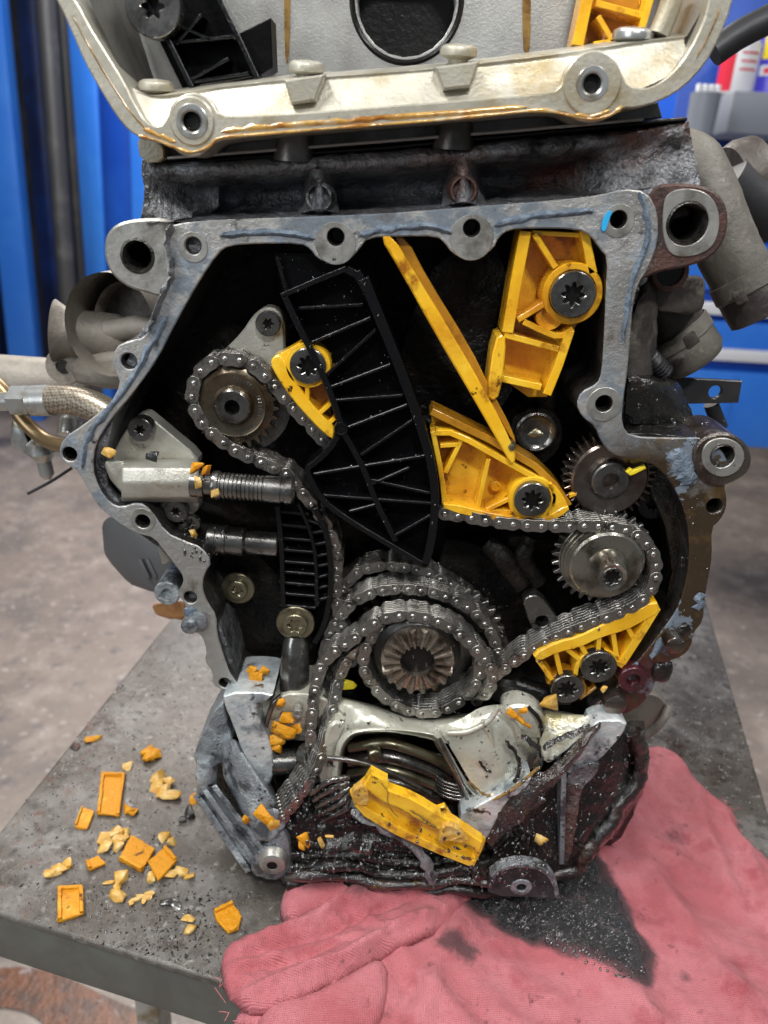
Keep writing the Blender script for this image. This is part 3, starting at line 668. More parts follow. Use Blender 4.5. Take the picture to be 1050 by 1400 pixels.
# bolt heads, balls on the lower right rim
for (x, y, r, m_) in ((924, 884, 14, 'redsteel'), (842, 966, 16, 'redsteel')):
    k = pxm(x, y, -.012); LA('flange_bolt', U(x, y, -.012), BK, [(0, -.001), (r*k*.8, 0), (r*k*.95, .001), (r*k, .003), (r*k, .012)], M[m_], EB, n=6 if r < 10 else 24)
for (x, y, r) in ((902, 914, 15), (932, 858, 11)):
    k = pxm(x, y, 0); bm = bmesh.new(); chunk_bm(bm, U(x, y, .004), r*k*1.2, r*k*1.2, r*k*1.2, 0, x*.1, .15, 3); finish('casting_boss', bm, M['oilblack'], EB, 60)
LA('ring_boss', U(866, 930, -.006), BK, [(.0050, .004), (.0055, 0), (.0105, 0), (.0115, .001), (.0115, .01)], mat('dark_red_sealed_metal', (.07, .012, .018), .2, .2, [((.02, .01, .01), 60, .5, .65)], bump=[(120, .6, .002)], coat=.6), EB)
# rim behind the right side for thickness, with ribs
prism('side_wall', [(860, 600), (985, 650), (966, 720), (955, 800), (925, 885), (872, 945), (830, 975), (830, 940), (905, 850), (925, 760)], .02, .10, M['oilblack'], EB, ch=1, rough=(.02, .001, 100, 3))
# left side casting
prism('side_wall', [(240, 320), (300, 330), (200, 500), (140, 600), (150, 690), (240, 740), (300, 850), (330, 940), (300, 930), (262, 830), (245, 770), (150, 700), (105, 640), (110, 600), (170, 530), (170, 490), (215, 420)], .006, .10, M['cast'], EB, ch=1, rough=(.02, .001, 100, 3))
# hanging lobe with a bolt hole below the mid left rim
hull('rim_bolt_boss', [U(262, 835, -.004), U(282, 836, -.004), U(284, 862, -.004), U(262, 862, -.004), U(262, 840, .02), U(286, 864, .02)], M['bluecast'], EB, .003, (.004, .0007, 200, 3))
LA('rim_bolt', U(258, 858, -.008), BK, [(0, 0), (.005, 0), (.0065, .001), (.0065, .012)], M['bluecast'], EB, n=12)
LA('ring_boss', U(228, 812, .03), BK, [(.004, .004), (.0045, 0), (.0095, 0), (.0105, .001), (.0105, .03)], M['bluecast'], EB)

# ------------------------------------------------------------------ block channel above the flange
def grid_surf(name, rows, m, parent, n=10, mm=36, amp=.0008, sc=150, seed=0, ang=60):
    """rows: list of polylines of (px,py,Y); lofted smoothly"""
    R3 = [catmull([U(a, b, c) for a, b, c in r_], 8) for r_ in rows]
    # resample each to mm
    def res(p, k):
        L_ = [0]
        for a, b in zip(p, p[1:]): L_.append(L_[-1]+(b-a).length)
        out = []; j = 0
        for i in range(k):
            t = L_[-1]*i/(k-1)
            while j < len(L_)-2 and L_[j+1] < t: j += 1
            f_ = (t-L_[j])/max(1e-9, L_[j+1]-L_[j]); out.append(p[j].lerp(p[j+1], f_))
        return out
    R3 = [res(r_, mm) for r_ in R3]
    cols = [catmull([r_[i] for r_ in R3], n) for i in range(mm)]
    bm = bmesh.new(); g = [[bm.verts.new(p) for p in c_] for c_ in cols]
    for i in range(mm-1):
        for j in range(len(g[0])-1): bm.faces.new([g[i][j], g[i][j+1], g[i+1][j+1], g[i+1][j]])
    bmesh.ops.recalc_face_normals(bm, faces=bm.faces)
    bm.normal_update()
    # face the camera
    if sum(f_.normal.dot(CP-f_.calc_center_median()) for f_ in bm.faces) < 0: bmesh.ops.reverse_faces(bm, faces=bm.faces)
    bm.normal_update()
    for v in bm.verts: v.co += v.normal*amp*(noise.noise(v.co*sc+Vector((seed, 0, 0)))+.5*noise.noise(v.co*sc*2.7))
    return finish(name, bm, m, parent, ang)
# lower lip of the channel -> recess -> ridge -> top edge
grid_surf('block_upper_casting', [
    [(200, 306, .002), (300, 301, .002), (400, 298, .002), (525, 293, .002), (665, 282, .002), (825, 268, .002), (890, 255, .004)],
    [(200, 303, .010), (300, 298, .014), (400, 294, .014), (525, 289, .014), (665, 279, .014), (825, 264, .014), (900, 250, .012)],
    [(204, 285, .030), (300, 285, .046), (400, 282, .048), (525, 278, .048), (665, 266, .048), (825, 250, .042), (912, 238, .022)],
    [(207, 262, .030), (300, 262, .048), (400, 257, .050), (525, 250, .050), (665, 240, .050), (825, 226, .042), (925, 215, .018)],
    [(208, 250, .014), (300, 246, .016), (400, 241, .014), (525, 234, .014), (665, 222, .014), (825, 208, .014), (932, 195, .010)],
    [(205, 238, .008), (300, 234, .006), (400, 229, .005), (525, 222, .005), (665, 210, .005), (825, 195, .006), (935, 180, .008)],
    [(202, 226, .012), (300, 221, .010), (400, 216, .010), (525, 209, .010), (665, 198, .010), (825, 183, .011), (937, 168, .012)],
    [(198, 218, .030), (300, 212, .030), (400, 208, .030), (525, 201, .030), (665, 190, .030), (825, 176, .030), (940, 160, .030)]],
    M['cast'], EB, 8, 150, .0013, 140)
# ribs in the channel
for (x, y0, y1, w, cup) in ((436, 228, 292, 26, True), (634, 208, 282, 28, True)):
    grid_surf('channel_rib', [
        [(x-w, y0, .022), (x-w*.9, (y0+y1)/2, .046), (x-w*1.1, y1, .020)],
        [(x-w*.55, y0+2, .010), (x-w*.55, (y0+y1)/2, .020), (x-w*.7, y1-2, .012)],
        [(x, y0+4, .004), (x, (y0+y1)/2, .006), (x, y1-6, .002)],
        [(x+w*.55, y0+2, .010), (x+w*.55, (y0+y1)/2, .020), (x+w*.7, y1-2, .012)],
        [(x+w, y0, .022), (x+w*.9, (y0+y1)/2, .046), (x+w*1.1, y1, .020)]], M['cast'], EB, 5, 14, .0007, 200)
    k = pxm(x, y1, 0); LA('rib_cup', U(x, y1-22, .006), BK, [(.0060, .004), (.0068, 0), (.0080, .0), (.0088, .002), (.010, .012)], M['rust'] if x > 500 else M['cast'], EB)
grid_surf('channel_end', [
    [(205, 236, .008), (202, 262, .010), (192, 300, .006)],
    [(232, 238, .010), (228, 262, .016), (224, 302, .006)],
    [(262, 240, .012), (268, 262, .030), (262, 298, .012)]], M['cast'], EB, 6, 18, .0012, 160)
grid_surf('channel_end', [
    [(770, 204, .030), (755, 236, .056), (790, 278, .040)],
    [(805, 195, .010), (790, 232, .034), (815, 276, .010)],
    [(850, 185, .004), (838, 222, .014), (868, 268, .004)],
    [(905, 176, .006), (895, 212, .010), (920, 264, .004)],
    [(942, 166, .014), (948, 205, .016), (958, 252, .012)]], M['cast'], EB, 6, 20, .0010, 160)
prism('block_side', [(190, 305), (198, 265), (192, 230), (195, 214), (300, 214), (300, 305)], .034, .12, M['cast'], EB, rough=(.02, .001, 100, 3))
prism('block_side', [(800, 185), (935, 165), (940, 200), (960, 255), (960, 300), (800, 300)], .028, .12, M['cast'], EB, rough=(.02, .001, 100, 3))
prism('block_body', [(200, 215), (935, 160), (900, 300), (900, 600), (940, 740), (880, 900), (800, 960), (340, 940), (240, 740), (150, 640), (240, 440)], .088, .22, M['cast'], EB, ch=0)

# ================================================================== CYLINDER HEAD
HD = thing('cylinder_head', 'pale aluminium cylinder head end with open cavity above the dark block', 'cylinder head', tuple(U(525, 180, .03)))
# thin grey strip between cover flange and block
prism('head_lower_strip', [(190, 188), (250, 200), (525, 168), (860, 146), (900, 140), (906, 161), (700, 184), (525, 198), (300, 215), (225, 222), (196, 221)], .018, .10, M['dullsteel'], HD, ch=0)
prism('gasket_line', [(225, 222), (525, 200), (940, 161), (940, 165), (525, 205), (225, 226)], .010, .05, M['hole'], HD, ch=0)
wall('gasket_edge', [(228, 216), (400, 203), (525, 193), (700, 179), (880, 163)], 3.5, .006, .02, M['headwall'], HD)
for x_, y_ in ((402, 194), (622, 178)): LA('deck_pillar', U(x_, y_, .012), (0, .1, -1), [(.010, -.008), (.011, 0), (.013, .010)], M['dullsteel'], HD, n=24)
prism('head_corner_block', [(186, 186), (212, 192), (224, 200), (224, 222), (192, 222)], .004, .02, M['cover'], HD, ch=1)
C_OUT = [(40, -60), (78, 0), (97, 42), (115, 85), (134, 118), (150, 145), (167, 170), (185, 186), (208, 194), (232, 199), (250, 213), (268, 215), (283, 206), (295, 193), (330, 188), (400, 182), (525, 171), (650, 161), (740, 152), (770, 153), (788, 164), (808, 168), (830, 163), (850, 148), (870, 148), (905, 138), (935, 120), (965, 88), (985, 50), (1000, 12), (1015, -60)]
C_IN = [(910, -60), (902, 0), (940, -60)]
C_RIM = [(62, -60), (104, 0), (122, 35), (145, 72), (170, 112), (183, 140), (200, 168), (218, 174), (230, 160), (234, 142), (250, 128), (270, 126), (288, 136), (300, 158), (330, 158), (400, 155), (525, 145), (640, 136), (740, 128), (766, 122), (772, 96), (790, 78), (812, 73), (836, 80), (850, 98), (858, 116), (880, 122), (905, 112), (930, 88), (952, 52), (968, 12), (980, -60)]
YC = -.022
hs = [(262, 166, 12), (810, 112, 13)]
prism('head_flange', C_OUT+C_RIM[::-1], YC, .040, M['cover'], HD, holes=hs, ch=1, bevel=.0009)
# recessed sloping ledge behind the flange, up to the ledge edge
grid_surf('head_ledge', [
    [(150, 118, YC+.006), (200, 172, YC+.004), (300, 166, YC+.003), (400, 162, YC+.003), (525, 152, YC+.003), (650, 142, YC+.003), (770, 132, YC+.003), (860, 126, YC+.003), (930, 96, YC+.006)],
    [(152, 116, YC+.008), (205, 160, YC+.007), (300, 148, YC+.007), (400, 142, YC+.007), (525, 133, YC+.007), (650, 124, YC+.007), (770, 112, YC+.007), (860, 100, YC+.007), (940, 80, YC+.008)],
    [(170, 112, YC+.012), (215, 136, YC+.012), (300, 124, YC+.012), (400, 114, YC+.012), (525, 105, YC+.012), (650, 94, YC+.012), (770, 80, YC+.012), (860, 66, YC+.012), (935, 55, YC+.012)],
    [(180, 130, YC+.014), (225, 129, YC+.014), (300, 118, YC+.014), (400, 107, YC+.014), (525, 98, YC+.014), (650, 86, YC+.014), (770, 70, YC+.014), (860, 57, YC+.014), (940, 48, YC+.014)],
    [(182, 128, YC+.040), (225, 124, YC+.040), (300, 113, YC+.040), (400, 102, YC+.040), (525, 93, YC+.040), (650, 81, YC+.040), (770, 65, YC+.040), (860, 52, YC+.040), (940, 43, YC+.040)]],
    M['cover'], HD, 6, 60, .0003, 200)
# raised webs on the ledge and bosses
for pts in ([(388, 109), (444, 101), (431, 138), (398, 143)], [(594, 91), (656, 83), (643, 119), (606, 123)]):
    prism('ledge_web', pts, YC+.0008, .02, M['cover'], HD, ch=0, bevel=.0012)
for (x, y, r, hr) in ((262, 166, 31, 12), (810, 114, 40, 12)):
    k = pxm(x, y, YC)
    ol = circpx(x, y, YC-.0012, r, 40)
    finish('bolt_boss', prism3(ol, .02, [circpx(x, y, YC-.0012, hr, 24)], .001), M['cover'], HD)
    LA('boss_ring', U(x, y, YC-.0018), BK, [(hr*k*1.02, .001), (hr*k*1.25, 0), (hr*k*1.75, .0), (hr*k*1.95, .0012)], M['zinc'], HD, n=36, cap=False)
    LA('bolt_hole', U(x, y, YC-.001), BK, [(hr*k, 0), (hr*k*.8, .003), (hr*k*.78, .007)], M['bore'], HD, n=24, cap=False)
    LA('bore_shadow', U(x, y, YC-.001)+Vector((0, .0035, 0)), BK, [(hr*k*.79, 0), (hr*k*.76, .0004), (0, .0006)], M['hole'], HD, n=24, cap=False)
# amber oil bead along the lower lip
tube('oil_bead', [U(a, b, YC-.0004) for a, b in ((190, 186), (215, 192), (240, 202), (262, 208), (286, 200), (300, 189), (350, 184), (400, 180), (470, 174), (525, 170), (600, 164), (680, 156), (740, 151), (780, 158), (810, 163), (835, 157), (850, 146))], .0012, M['oilline'], HD, n=8, rfun=lambda t: .0007+.0010*max(0, noise.noise(Vector((t*22, 0, 0)))+.2))
blob_strip([(302, 180), (350, 174), (400, 170), (470, 166), (525, 161), (620, 154), (720, 146)], 7, 0, YC-.0006, M['oilline'], 'oil_film', 21, HD, .0005)
blob_strip([(195, 176), (220, 186), (240, 194)], 6, 0, YC-.0008, M['oilline'], 'oil_film', 22, HD, .0004)
blob_strip([(785, 156), (812, 160), (835, 150)], 6, 0, YC-.0014, M['oilline'], 'oil_film', 23, HD, .0004)
for pth in ([(98, 20), (120, 62), (150, 112), (176, 152), (205, 182)], [(952, 80), (972, 45), (985, 10)]):
    blob_strip(pth, 2.5, 0, YC-.0006, M['drip'], 'sealant_line', 24, HD, .0004)
# inner walls of the head cavity
prism('head_back_wall', [(100, -80), (960, -80), (960, 60), (860, 62), (700, 78), (525, 98), (300, 118), (180, 132)], .045, .02, M['headwall'], HD, holes=[(556, 0, 68)], ch=0)
LA('cam_bore', U(556, 0, .045), BK, [(.0350, .0), (.0335, -.002), (.0315, .0), (.031, .03), (0, .031)], M['hole'], HD, n=48, cap=False)
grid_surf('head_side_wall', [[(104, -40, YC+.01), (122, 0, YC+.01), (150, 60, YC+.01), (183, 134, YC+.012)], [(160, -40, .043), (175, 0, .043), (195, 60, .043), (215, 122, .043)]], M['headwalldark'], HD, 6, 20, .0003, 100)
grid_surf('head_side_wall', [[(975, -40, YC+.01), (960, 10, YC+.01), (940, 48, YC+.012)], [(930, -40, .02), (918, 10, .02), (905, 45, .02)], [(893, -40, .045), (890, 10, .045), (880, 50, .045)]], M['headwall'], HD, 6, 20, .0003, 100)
tube('casting_rib', [U(925, -20, -.004), U(912, 20, -.004), U(900, 48, -.004)], .006, M['cover'], HD)
for (x0, x1) in ((388, 397), (714, 726)):
    prism('oil_drip_stain', [(x0, -20), (x1, -20), (x1-1, 66), ((x0+x1)/2, 74 if x0 > 500 else 92), (x0+1, 66)], .0442, .001, M['drip'], HD, ch=1, bevel=.0002)
for (x, y, w) in ((213, 118, 24), (419, 92, 25), (628, 70, 26), (868, 47, 29)):
    k = pxm(x, y, -.004); r = w*k
    b = LA('ledge_bolt', U(x, y-9, .0), (0, 0.10, -1), [(0, -.0005), (r*.70, 0), (r*.92, .0012), (r, .003), (r*.98, .0055), (r*.8, .0065), (r*.55, .0075), (r*.5, .013)], M['cover'] if x != 868 else M['zinc'], HD, n=28)

# black guide, washer and wedge at upper left of the head
GH = thing('head_black_guide', 'black ribbed guide in upper left corner of the pale head cavity', 'chain guide', tuple(U(270, 60, .03)))
prism('guide_plate', [(150, -60), (270, -60), (300, 0), (352, 110), (250, 122), (205, 30)], .022, .004, M['blackweb'], GH, ch=0)
for pth in ([(170, -60), (200, 0), (232, 60), (262, 120)], [(275, -60), (300, 0), (325, 50), (352, 108)]): wall('rim', pth, 7, .006, .018, M['blackp'], GH)
for a, b in (((235, 58), (318, 50)), ((255, 112), (312, 80)), ((210, 20), (290, 55)), ((262, 112), (340, 100)), ((240, 60), (275, 20))): wall('rib', [a, b], 4, .008, .016, M['blackp'], GH)
prism('wedge', [(322, 48), (370, 24), (373, 92), (360, 100), (345, 98)], .012, .02, M['blackweb'], GH, ch=0)
torx(208, 8, .000, 38, M['steel'], GH, .42, .010, 6)

# yellow guide at upper right of the head
GY = thing('head_yellow_guide', 'yellow ribbed guide in upper right corner of the pale head cavity', 'chain guide', tuple(U(830, 60, .03)))
prism('guide_plate', [(805, -60), (905, -60), (893, 0), (880, 52), (785, 63)], .030, .003, M['yellowdk'], GY, ch=0)
wall('rim', [(815, -60), (803, 0), (790, 62)], 16, .012, .019, M['yellow'], GY)
wall('rim', [(905, -60), (889, 0), (876, 45)], 10, .012, .019, M['yellow'], GY)
wall('rib', [(815, 4), (882, 22)], 8, .013, .017, M['yellow'], GY); wall('rib', [(818, 22), (842, 62)], 7, .013, .017, M['yellow'], GY)
wall('rib', [(812, 60), (880, 50)], 6, .013, .017, M['yellow'], GY)

# ================================================================== CHAINS
PITCH_M = .0100
def plate_outline(L_=PITCH_M, r=.0050, waist=.0044):
    pts = []
    for i in range(7):
        a = math.pi/2+math.pi*i/6; pts.append((-L_/2+r*math.cos(a)*1.0, r*math.sin(a)))
    pts.append((0, -waist))
    for i in range(7):
        a = -math.pi/2+math.pi*i/6; pts.append((L_/2+r*math.cos(a), r*math.sin(a)))
    pts.append((0, waist)); return pts
def link_mesh(name, ys, th, rivets, r=.0050, waist=.0044):
    bm = bmesh.new(); o_ = plate_outline(r=r, waist=waist)
    for y in ys:
        prism3([Vector((a, y, b)) for a, b in o_], th, [], .00025, bm=bm)
    if rivets:
        for x in (-PITCH_M/2, PITCH_M/2):
            lathe(bm, Vector((x, ys[0]-.0007, 0)), BK, [(.0006, -.0001), (.0013, .0001), (.0016, .0008), (.0016, ys[-1]-ys[0]+.002)], 10)
    me = bpy.data.meshes.new(name); bm.to_mesh(me); bm.free()
    me.polygons.foreach_set('use_smooth', [True]*len(me.polygons)); me.set_sharp_from_angle(angle=R(35))
    return me
NL = 7; STEP = .0033
outer_me = link_mesh('outer_link', [i*STEP for i in range(NL)], .0014, False); outer_me.materials.append(M['link'])
inner_me = link_mesh('inner_link', [i*STEP+STEP/2 for i in range(NL-1)], .0014, False, .0045, .0036); inner_me.materials.append(M['link'])
def rivet_mesh():
    bm = bmesh.new()
    for x in (-PITCH_M/2, PITCH_M/2):
        lathe(bm, Vector((x, -.0007, 0)), BK, [(.0008, -.0003), (.0016, .0000), (.0021, .0006), (.0021, .0012), (.0012, .0013), (.0012, (NL-1)*STEP+.002)], 10)
    me = bpy.data.meshes.new('rivet_pair'); bm.to_mesh(me); bm.free()
    me.polygons.foreach_set('use_smooth', [True]*len(me.polygons)); me.set_sharp_from_angle(angle=R(50)); me.materials.append(M['rivet']); return me
rivet_me = rivet_mesh()
def chain(path, label, closed=False, group='timing chains looped over the sprockets', jit=.0004, seed=1, phase=0.0, tilt=0.0):
    """path: (px,py,Y) polyline"""
    q = chaikin(path, 2, closed)
    pw = [U(a, b, c) for a, b, c in q]
    if closed: pw.append(pw[0])
    L_ = [0]
    for a, b in zip(pw, pw[1:]): L_.append(L_[-1]+(b-a).length)
    tot = L_[-1]
    n = int(tot/PITCH_M)
    if closed: n -= n % 2
    step = tot/n if closed else PITCH_M
    def at(t):
        t = t % tot if closed else min(max(t, 0), tot-1e-6)
        j = 0
        lo, hi = 0, len(L_)-2
        while lo < hi:
            mid = (lo+hi+1)//2
            if L_[mid] <= t: lo = mid
            else: hi = mid-1
        return pw[lo].lerp(pw[lo+1], (t-L_[lo])/max(1e-9, L_[lo+1]-L_[lo]))
    rr = random.Random(seed)
    pins = [at((i+phase)*step) for i in range(n+1 if not closed else n)]
    c0 = sum(pins, Vector())/len(pins)
    T = thing('timing_chain', label, 'chain', tuple(c0), group)
    cnt = len(pins) if closed else len(pins)-1
    for i in range(cnt):
        a, b = pins[i], pins[(i+1) % len(pins)]
        mid = (a+b)/2; d = (b-a); ln = d.length; x = d.normalized()
        y = Vector((0, 1, 0)); y = (y-x*y.dot(x)).normalized(); z = x.cross(y)
        rot = Matrix((x, y, z)).transposed().to_4x4()
        tw = Matrix.Rotation(rr.uniform(-1, 1)*.03+tilt, 4, 'X')
        odd = i % 2
        o = bpy.data.objects.new('outer_link' if not odd else 'inner_link', outer_me if not odd else inner_me)
        COL.objects.link(o); o.parent = T
        o.matrix_local = Matrix.Translation(mid-c0+Vector((0, rr.uniform(-1, 1)*jit, 0))) @ rot @ tw @ Matrix.Diagonal((ln/PITCH_M, 1, 1, 1))
        if not odd:
            rv_ = bpy.data.objects.new('rivet_pair', rivet_me); COL.objects.link(rv_); rv_.parent = o
    return T
YA = .045
chain([(480, 905, .012), (463, 848, .020), (458, 800, .022), (462, 760, .022), (452, 728, .02), (436, 702, .018), (415, 678, .016), (396, 650, .016), (366, 636, .014), (330, 622, .012), (298, 602, .010), (272, 576, .010), (259, 545, .010), (268, 512, .010), (288, 494, .010), (318, 489, .010), (348, 500, .010), (374, 526, .010), (398, 556, .012), (426, 585, .014), (450, 612, .016), (480, 650, .022), (520, 720, .03)],
    'timing chain wrapped over the small bronze sprocket at the upper left', seed=3)
chain([(600, 702, 0.002), (640, 708, 0.002), (690, 717, 0.000), (740, 720, -0.002), (775, 720, -0.004), (815, 719, -0.004), (852, 723, -0.004), (882, 738, -0.004), (898, 765, -0.004), (898, 795, -0.004), (885, 818, -0.004), (862, 833, -0.004), (830, 845, -0.004), (798, 857, -0.003), (766, 869, -0.002), (736, 884, 0.000), (712, 900, 0.002), (692, 915, 0.004), (670, 930, 0.006)],
    'timing chain wrapped over the steel pump sprocket at the right', seed=5, phase=.4)
chain([(452, 880, .034), (457, 845, .034), (466, 812, .034), (482, 786, .034), (510, 775, .034), (540, 774, .034), (575, 780, .034), (615, 798, .034), (654, 825, .036), (680, 860, .042), (695, 900, .042)],
    'rearmost chain arc over the crank sprocket, topmost of the three', seed=7)
chain([(440, 925, .020), (443, 890, .018), (455, 856, .018), (474, 832, .018), (495, 815, .018), (530, 806, .018), (570, 806, .018), (607, 814, .018), (642, 832, .018), (667, 856, .018), (682, 890, .018), (684, 925, .018), (660, 955, .016)],
    'middle chain arc over the crank sprocket, between two other arcs', seed=9, phase=.3)
chain([(425, 1022, -.012), (424, 1000, -.012), (427, 970, -.010), (430, 945, -.008), (436, 915, -.006), (456, 892, -.006), (482, 876, -.006), (508, 853, -.006), (540, 842, -.006), (575, 843, -.006), (610, 855, -.006), (640, 876, -.006), (662, 900, -.006), (678, 925, -.004), (668, 948, -.002), (648, 966, .0)],
    'front chain arc falling as the left vertical strand from the crank', seed=11, phase=.2, tilt=-.10)
chain([(502, 880, .002), (520, 862, .002), (548, 850, .002), (585, 848, .002), (622, 860, .002), (650, 885, .002), (660, 915, .002), (648, 945, .002), (620, 968, .002), (585, 978, .002), (548, 972, .002), (518, 950, .002), (500, 925, .002), (495, 902, .002)],
    'closed chain ring around the splined crank nose', closed=True, seed=13)
chain([(505, 880, .006), (485, 893, .004), (470, 912, .002), (463, 935, .0), (458, 960, -.006), (452, 990, -.012), (445, 1020, -.018), (437, 1045, -.024), (424, 1072, -.030), (406, 1098, -.036), (388, 1120, -.038), (380, 1135, -.036)],
    'slack chain strand hanging down to the sump beside the left shell', seed=15, phase=.5, tilt=-.42)

# ================================================================== SPROCKETS
def gear(name, px, py, Y, rt_px, rr_px, th, teeth, m, parent, sharp=.45, hole_px=None):
    k = pxm(px, py, Y); c = U(px, py, Y); pts = []
    for i in range(teeth):
        for (f_, r_) in ((-.5, rr_px), (-.30, rr_px*1.0), (-.12, rt_px*.985), (0, rt_px), (.12, rt_px*.985), (.30, rr_px)):
            a = 2*math.pi*(i+f_)/teeth; pts.append(Vector((c.x+r_*k*math.cos(a), Y, c.z+r_*k*math.sin(a))))
    hs_ = [circpx(px, py, Y, hole_px, 28)] if hole_px else []
    return finish(name, prism3(pts, th, hs_, .0004), m, parent, 30)
# upper left bronze sprocket
c = U(320, 560, .0)
SP1 = thing('sprocket', 'small bronze coloured sprocket with round hub at the upper left of the case', 'sprocket', tuple(c))
gear('tooth_ring', 320, 556, .014, 61, 52, .005, 26, M['gold'], SP1); gear('tooth_ring', 320, 556, .028, 61, 52, .006, 26, M['gold'], SP1)
k = pxm(320, 560, .008)
c = U(318, 556, .008)
LA('sprocket_disc', c, BK, [(19*k, .001), (20*k, .0), (24*k, .0), (27*k, .0015), (28*k, .003), (42*k, .003), (44*k, .0025), (46*k, .004), (54*k, .006), (54*k, .018)], M['gold'], SP1, n=56, cap=False)
LA('hub', c+Vector((0, -.002, 0)), BK, [(10*k, .003), (10.5*k, 0), (22*k, 0), (24*k, .001), (24*k, .004)], M['steel'], SP1, n=40, cap=False)
LA('hub_bore', c+Vector((0, -.0015, 0)), BK, [(10.6*k, 0), (9*k, .001), (9*k, .005), (0, .0055)], M['blackweb'], SP1, n=8, cap=False)
# stamped characters round the disc
rg = 37*k
for i in range(34):
    a = -2.6+i*.125
    if i % 9 in (7, 8): continue
    p = Vector((c.x+rg*math.cos(a), c.y+.0029, c.z+rg*math.sin(a))); w = .0010+.0004*((i*7) % 3)
    t_ = Vector((-math.sin(a), 0, math.cos(a))); n_ = Vector((math.cos(a), 0, math.sin(a)))
    pts = [p-t_*w*.5-n_*.0013, p+t_*w*.5-n_*.0013, p+t_*w*.5+n_*.0013, p-t_*w*.5+n_*.0013]
    finish('stamped_mark', prism3(pts, .001, [], .0002), M['steel'], SP1)
# retaining plate with bolt behind it
BP = thing('idler_carrier', 'grey triangular carrier plate with one bolt behind the bronze sprocket', 'bracket', tuple(U(360, 440, .03)))
prism('carrier_plate', [(305, 480), (330, 455), (345, 432), (358, 421), (373, 420), (385, 430), (390, 450), (390, 500), (360, 520)], .026, .014, M['alu'], BP, ch=1, bevel=.0015)
LA('carrier_drum', U(330, 552, .030), BK, [(70*k, 0), (72*k, .002), (72*k, .03)], M['steel'], BP, n=48)
torx(366, 443, .020, 17, M['steel'], BP, .45, .006, 6)
# right upper sprocket (gear)
SP2 = thing('sprocket', 'brown tinted toothed gear with centre bore under the right case rim', 'sprocket', tuple(U(835, 655, .01)))
gear('tooth_ring', 834, 652, .016, 64, 54, .012, 36, M['redsteel'], SP2)
k = pxm(835, 655, .010); c = U(834, 656, .010)
LA('sprocket_disc', c, BK, [(24*k, .002), (27*k, .002), (30*k, .001), (50*k, .0), (53*k, .0015), (53.5*k, .008)], M['redsteel'], SP2, n=56)
LA('hub', c+Vector((0, -.003, 0)), BK, [(11*k, .002), (12*k, 0), (24*k, 0), (26*k, .001), (26*k, .006)], M['steel'], SP2, n=40, cap=False)
LA('hub_bore', c+Vector((0, -.002, 0)), BK, [(12*k, 0), (11*k, .002), (11*k, .008)], M['bore'], SP2, n=28, cap=False)
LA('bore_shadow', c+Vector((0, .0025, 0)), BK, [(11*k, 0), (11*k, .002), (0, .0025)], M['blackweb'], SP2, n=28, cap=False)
tag(prism('plastic_splinter', [(856, 646), (862, 640), (866, 643), (882, 637), (884, 641), (868, 649), (862, 651)], .004, .003, M['canyellow'], None, ch=0), 'bright yellow splinter lying on the brown gear under the right rim', 'fragment')
torx(893, 690, .030, 22, M['blackp'], SP2, .4, .008, 6)
tag(prism('plastic_splinter', [(778, 676), (790, 672), (789, 678), (779, 682)], .010, .003, M['yellow'], None, ch=0), 'tiny yellow splinter caught on left teeth of the brown gear', 'fragment')
# pump sprocket
SP3 = thing('sprocket', 'bright steel pump sprocket with protruding splined hub inside the right chain loop', 'sprocket', tuple(U(829, 772, .01)))
gear('tooth_ring', 824, 762, .008, 70, 60, .004, 30, M['steel'], SP3); gear('tooth_ring', 824, 762, .018, 70, 60, .005, 30, M['steel'], SP3)
k = pxm(829, 765, .0); c = U(826, 768, .0)
LA('sprocket_disc', c, BK, [(44*k, -.002), (52*k, -.002), (53*k, .0), (55*k, .0), (56*k, .003), (58*k, .003), (59*k, .006), (60*k, .006), (60*k, .02)], M['hubsteel'], SP3, n=64)
LA('hub_flange', c, BK, [(20*k, -.0085), (24*k, -.009), (47*k, -.008), (50*k, -.0065), (50*k, .001)], M['hubsteel'], SP3, n=56)
LA('hub_neck', c, BK, [(14*k, -.024), (19*k, -.025), (21*k, -.023), (22*k, -.018), (26*k, -.014), (28*k, -.008)], M['hubsteel'], SP3, n=40, cap=False)
cc = c+Vector((0, -.0245, 0))
finish('splined_bore', prism3([Vector((cc.x+14*k*math.cos(t), cc.y, cc.z+14*k*math.sin(t))) for t in [2*math.pi*i/40 for i in range(40)]], .006, [star_loop(cc, 11.5*k, 8, 64, .12)], .0004), M['steel'], SP3)
LA('bore_floor', cc+Vector((0, .005, 0)), BK, [(13*k, 0), (13*k, .001)], M['hole'], SP3)
# crank
SP4 = thing('crank_sprocket', 'crankshaft end with radially splined steel face and dark centre bore', 'sprocket', tuple(U(571, 908, .0)))
k = pxm(571, 905, -.012)
c = U(571, 905, -.012); nS = 36; bm = bmesh.new(); inn, mid, out_ = [], [], []
for i in range(nS*2):
    a = 2*math.pi*i/(nS*2); up_ = -.0022 if (i % 4) in (0, 1) else .0012
    inn.append(bm.verts.new(c+Vector((24*k*math.cos(a), up_, 24*k*math.sin(a)))))
    out_.append(bm.verts.new(c+Vector((50*k*math.cos(a), up_*1.6+.001, 50*k*math.sin(a)))))
    mid.append(bm.verts.new(c+Vector((51*k*math.cos(a), .012, 51*k*math.sin(a)))))
inb = [bm.verts.new(v.co+Vector((0, .02, 0))) for v in inn]
n = nS*2
for i in range(n):
    j = (i+1) % n
    bm.faces.new([inn[i], out_[i], out_[j], inn[j]]); bm.faces.new([out_[i], mid[i], mid[j], out_[j]]); bm.faces.new([inb[i], inn[i], inn[j], inb[j]])
bmesh.ops.recalc_face_normals(bm, faces=bm.faces)
